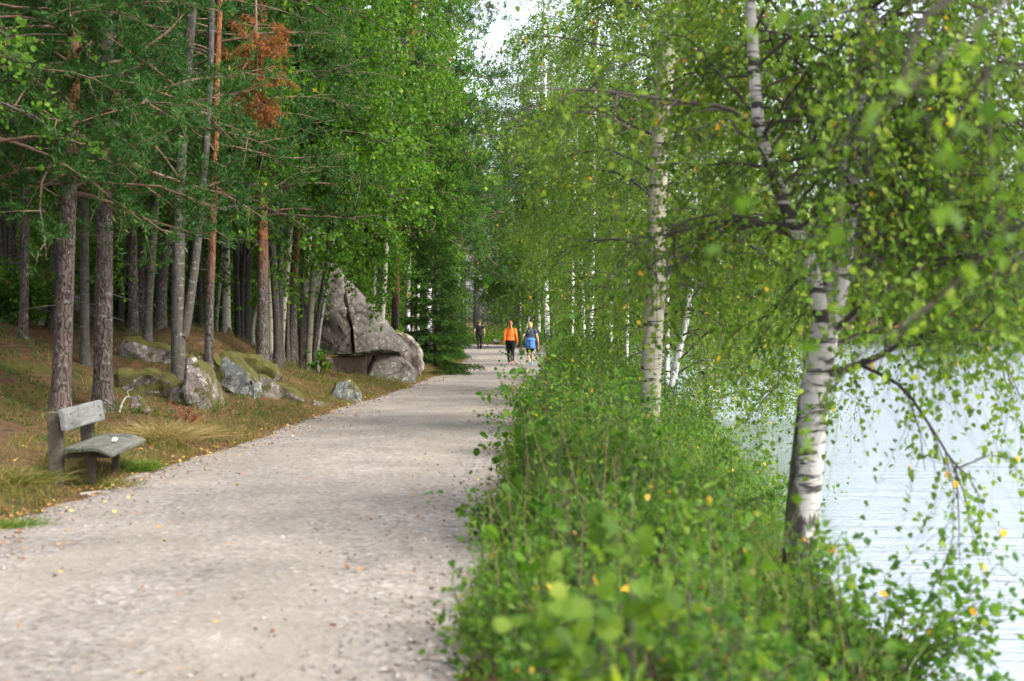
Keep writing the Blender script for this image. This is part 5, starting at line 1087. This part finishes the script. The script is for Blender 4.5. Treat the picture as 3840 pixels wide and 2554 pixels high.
    for s in (L, Rr):
        sh = Geo(); a = np.array(ank[s], float); ti = style['toe'][s]
        loft_pts = [a + [0, -.055, -.035], a + [0, 0, -.04], a + [0, .08, -.05 - ti * .3], a + [0, .165, -.058 - ti]]
        limb(sh, loft_pts, [.038, .046, .044, .030]); ell(sh, a + [0, -.01, -.01], (.042, .05, .03)); o = fused(sh, 'shoe', style['shoe'], root, .009)
        so = Geo(); limb(so, [p + np.array([0, 0, -.030]) for p in loft_pts], [.026, .030, .030, .022]); fused(so, 'sole', 'white_rubber' if style['shoe'] != 'black_shoe' else 'black_shoe', o, .009)
    hr = Geo(); hs = style['hair']
    if hs == 'ponytail':
        ell(hr, (0, -.008, 1.605), (.084, .105, .095)); ell(hr, (0, -.06, 1.575), (.075, .055, .08)); limb(hr, [(0, -.10, 1.61), (0, -.145, 1.56), (.004, -.15, 1.46), (.010, -.135, 1.36)], [.03, .038, .034, .012])
    elif hs == 'bob':
        ell(hr, (0, -.008, 1.60), (.094, .112, .10)); ell(hr, (0, -.035, 1.545), (.090, .085, .085)); limb(hr, [(-.07, -.03, 1.50), (0, -.08, 1.485), (.07, -.03, 1.50)], [.03, .035, .03])
    else: ell(hr, (0, -.004, 1.592), (.076, .097, .094))
    fused(hr, 'hair', style['hairmat'], root, .009)
    return root, fused
STAND = dict(knee={-1: (-.095, .03, .47), 1: (.095, -.02, .47)}, ankle={-1: (-.09, -.02, .085), 1: (.09, .03, .085)}, elbow={-1: (-.27, -.05, 1.10), 1: (.27, -.05, 1.10)}, wrist={-1: (-.27, .03, .87), 1: (.27, .03, .87)}, toe={-1: 0, 1: 0})
WD = 55.0
st = dict(STAND); st.update(shoulder=.172, hip=.168, skin='skin_pale', top='orange_cloth', top_name='jacket', top_low=.93, sleeve='long', legs='long', leg_name='trousers', shoe='pink_shoe', hair='ponytail', hairmat='auburn_hair', reflect=True,
    knee={-1: (-.07, .12, .475), 1: (.085, -.05, .48)}, ankle={-1: (-.045, .16, .085), 1: (.085, -.22, .13)}, toe={-1: 0, 1: .03}, elbow={-1: (-.232, -.05, 1.11), 1: (.236, -.06, 1.11)}, wrist={-1: (-.25, .0, .86), 1: (.27, .02, .85)})
p1, _ = person('woman in orange hooded jacket and black trousers walking away, red ponytail', float(P(1914, 0, WD)[0]), WD, .035, 1.68, st)
ph = Geo(); box_geo(ph, [(a, b, c) for c in (-.075, .075) for a, b in ((-.006, -.036), (.006, -.036), (.006, .036), (-.006, .036))]); ph_o = ph.build('phone', M['phone']); 
hp = p1.matrix_basis @ Vector((.275, .045, .775)); ph_o.location = hp; ph_o.rotation_euler = (R(10), 0, 0); tag(ph_o, 'dark phone held in the right hand of the woman in orange', 'phone')
st = dict(STAND); st.update(shoulder=.178, hip=.178, skin='skin_pale', top='slate_cloth', top_name='t_shirt', top_low=.98, sleeve='short', legs='short', leg_name='shorts', shoe='teal_shoe', hair='bob', hairmat='blond_hair',
    knee={-1: (-.075, .08, .47), 1: (.075, .0, .47)}, ankle={-1: (-.02, -.10, .10), 1: (.055, .12, .085)}, toe={-1: -.02, 1: 0}, elbow={-1: (-.275, -.06, 1.10), 1: (.285, -.03, 1.09)}, wrist={-1: (-.265, .06, .88), 1: (.32, .08, .84)}, rz=-2)
p2, _ = person('blonde woman in grey shirt with a blue jacket tied round her waist', float(P(1988, 0, WD)[0]), WD, .03, 1.65, st)
wj = Geo(); loft(wj, [(0, 0, 1.06, .175, .125), (0, 0, 1.0, .198, .145), (-.01, -.01, .86, .215, .16), (.0, -.02, .72, .215, .15), (.05, -.03, .63, .165, .12)])
wjo = fused(wj, 'tied_jacket', 'blue_cloth', p2, .012)
hd = Geo(); ell(hd, (0, -.15, .975), (.10, .04, .035)); fused(hd, 'jacket_hood', 'blue_cloth', wjo, .01)
zp = Geo(); tube(zp, smooth_poly([(.0, -.172, .95), (-.005, -.185, .80), (-.02, -.17, .64)], 7), np.full(7, .008), 6); zp.build('zip', M['black_cloth'], wjo)
for s in (-1, 1):
    sl = Geo(); limb(sl, [(s * .19, -.01, .98), (s * .225, -.02, .84), (s * .225, -.01, .66)], [.028, .034, .030]); fused(sl, 'jacket_sleeve', 'black_cloth', wjo, .01)
MD = 88.0
st = dict(STAND); st.update(shoulder=.205, hip=.165, skin='skin', top='black_cloth', top_name='t_shirt', top_low=.87, sleeve='short', legs='long', leg_name='trousers', cuff=.062, shoe='black_shoe', hair='short', hairmat='shaved_hair',
    knee={-1: (-.11, -.02, .47), 1: (.10, .05, .46)}, ankle={-1: (-.075, -.20, .13), 1: (.08, .06, .085)}, toe={-1: .03, 1: 0}, elbow={-1: (-.30, -.04, 1.10), 1: (.29, -.03, 1.10)}, wrist={-1: (-.31, .08, .86), 1: (.31, .06, .86)}, rz=6)
person('man in black shirt and black trousers walking far ahead on the path', float(P(1798, 0, MD)[0]), MD, .03, 1.76, st)
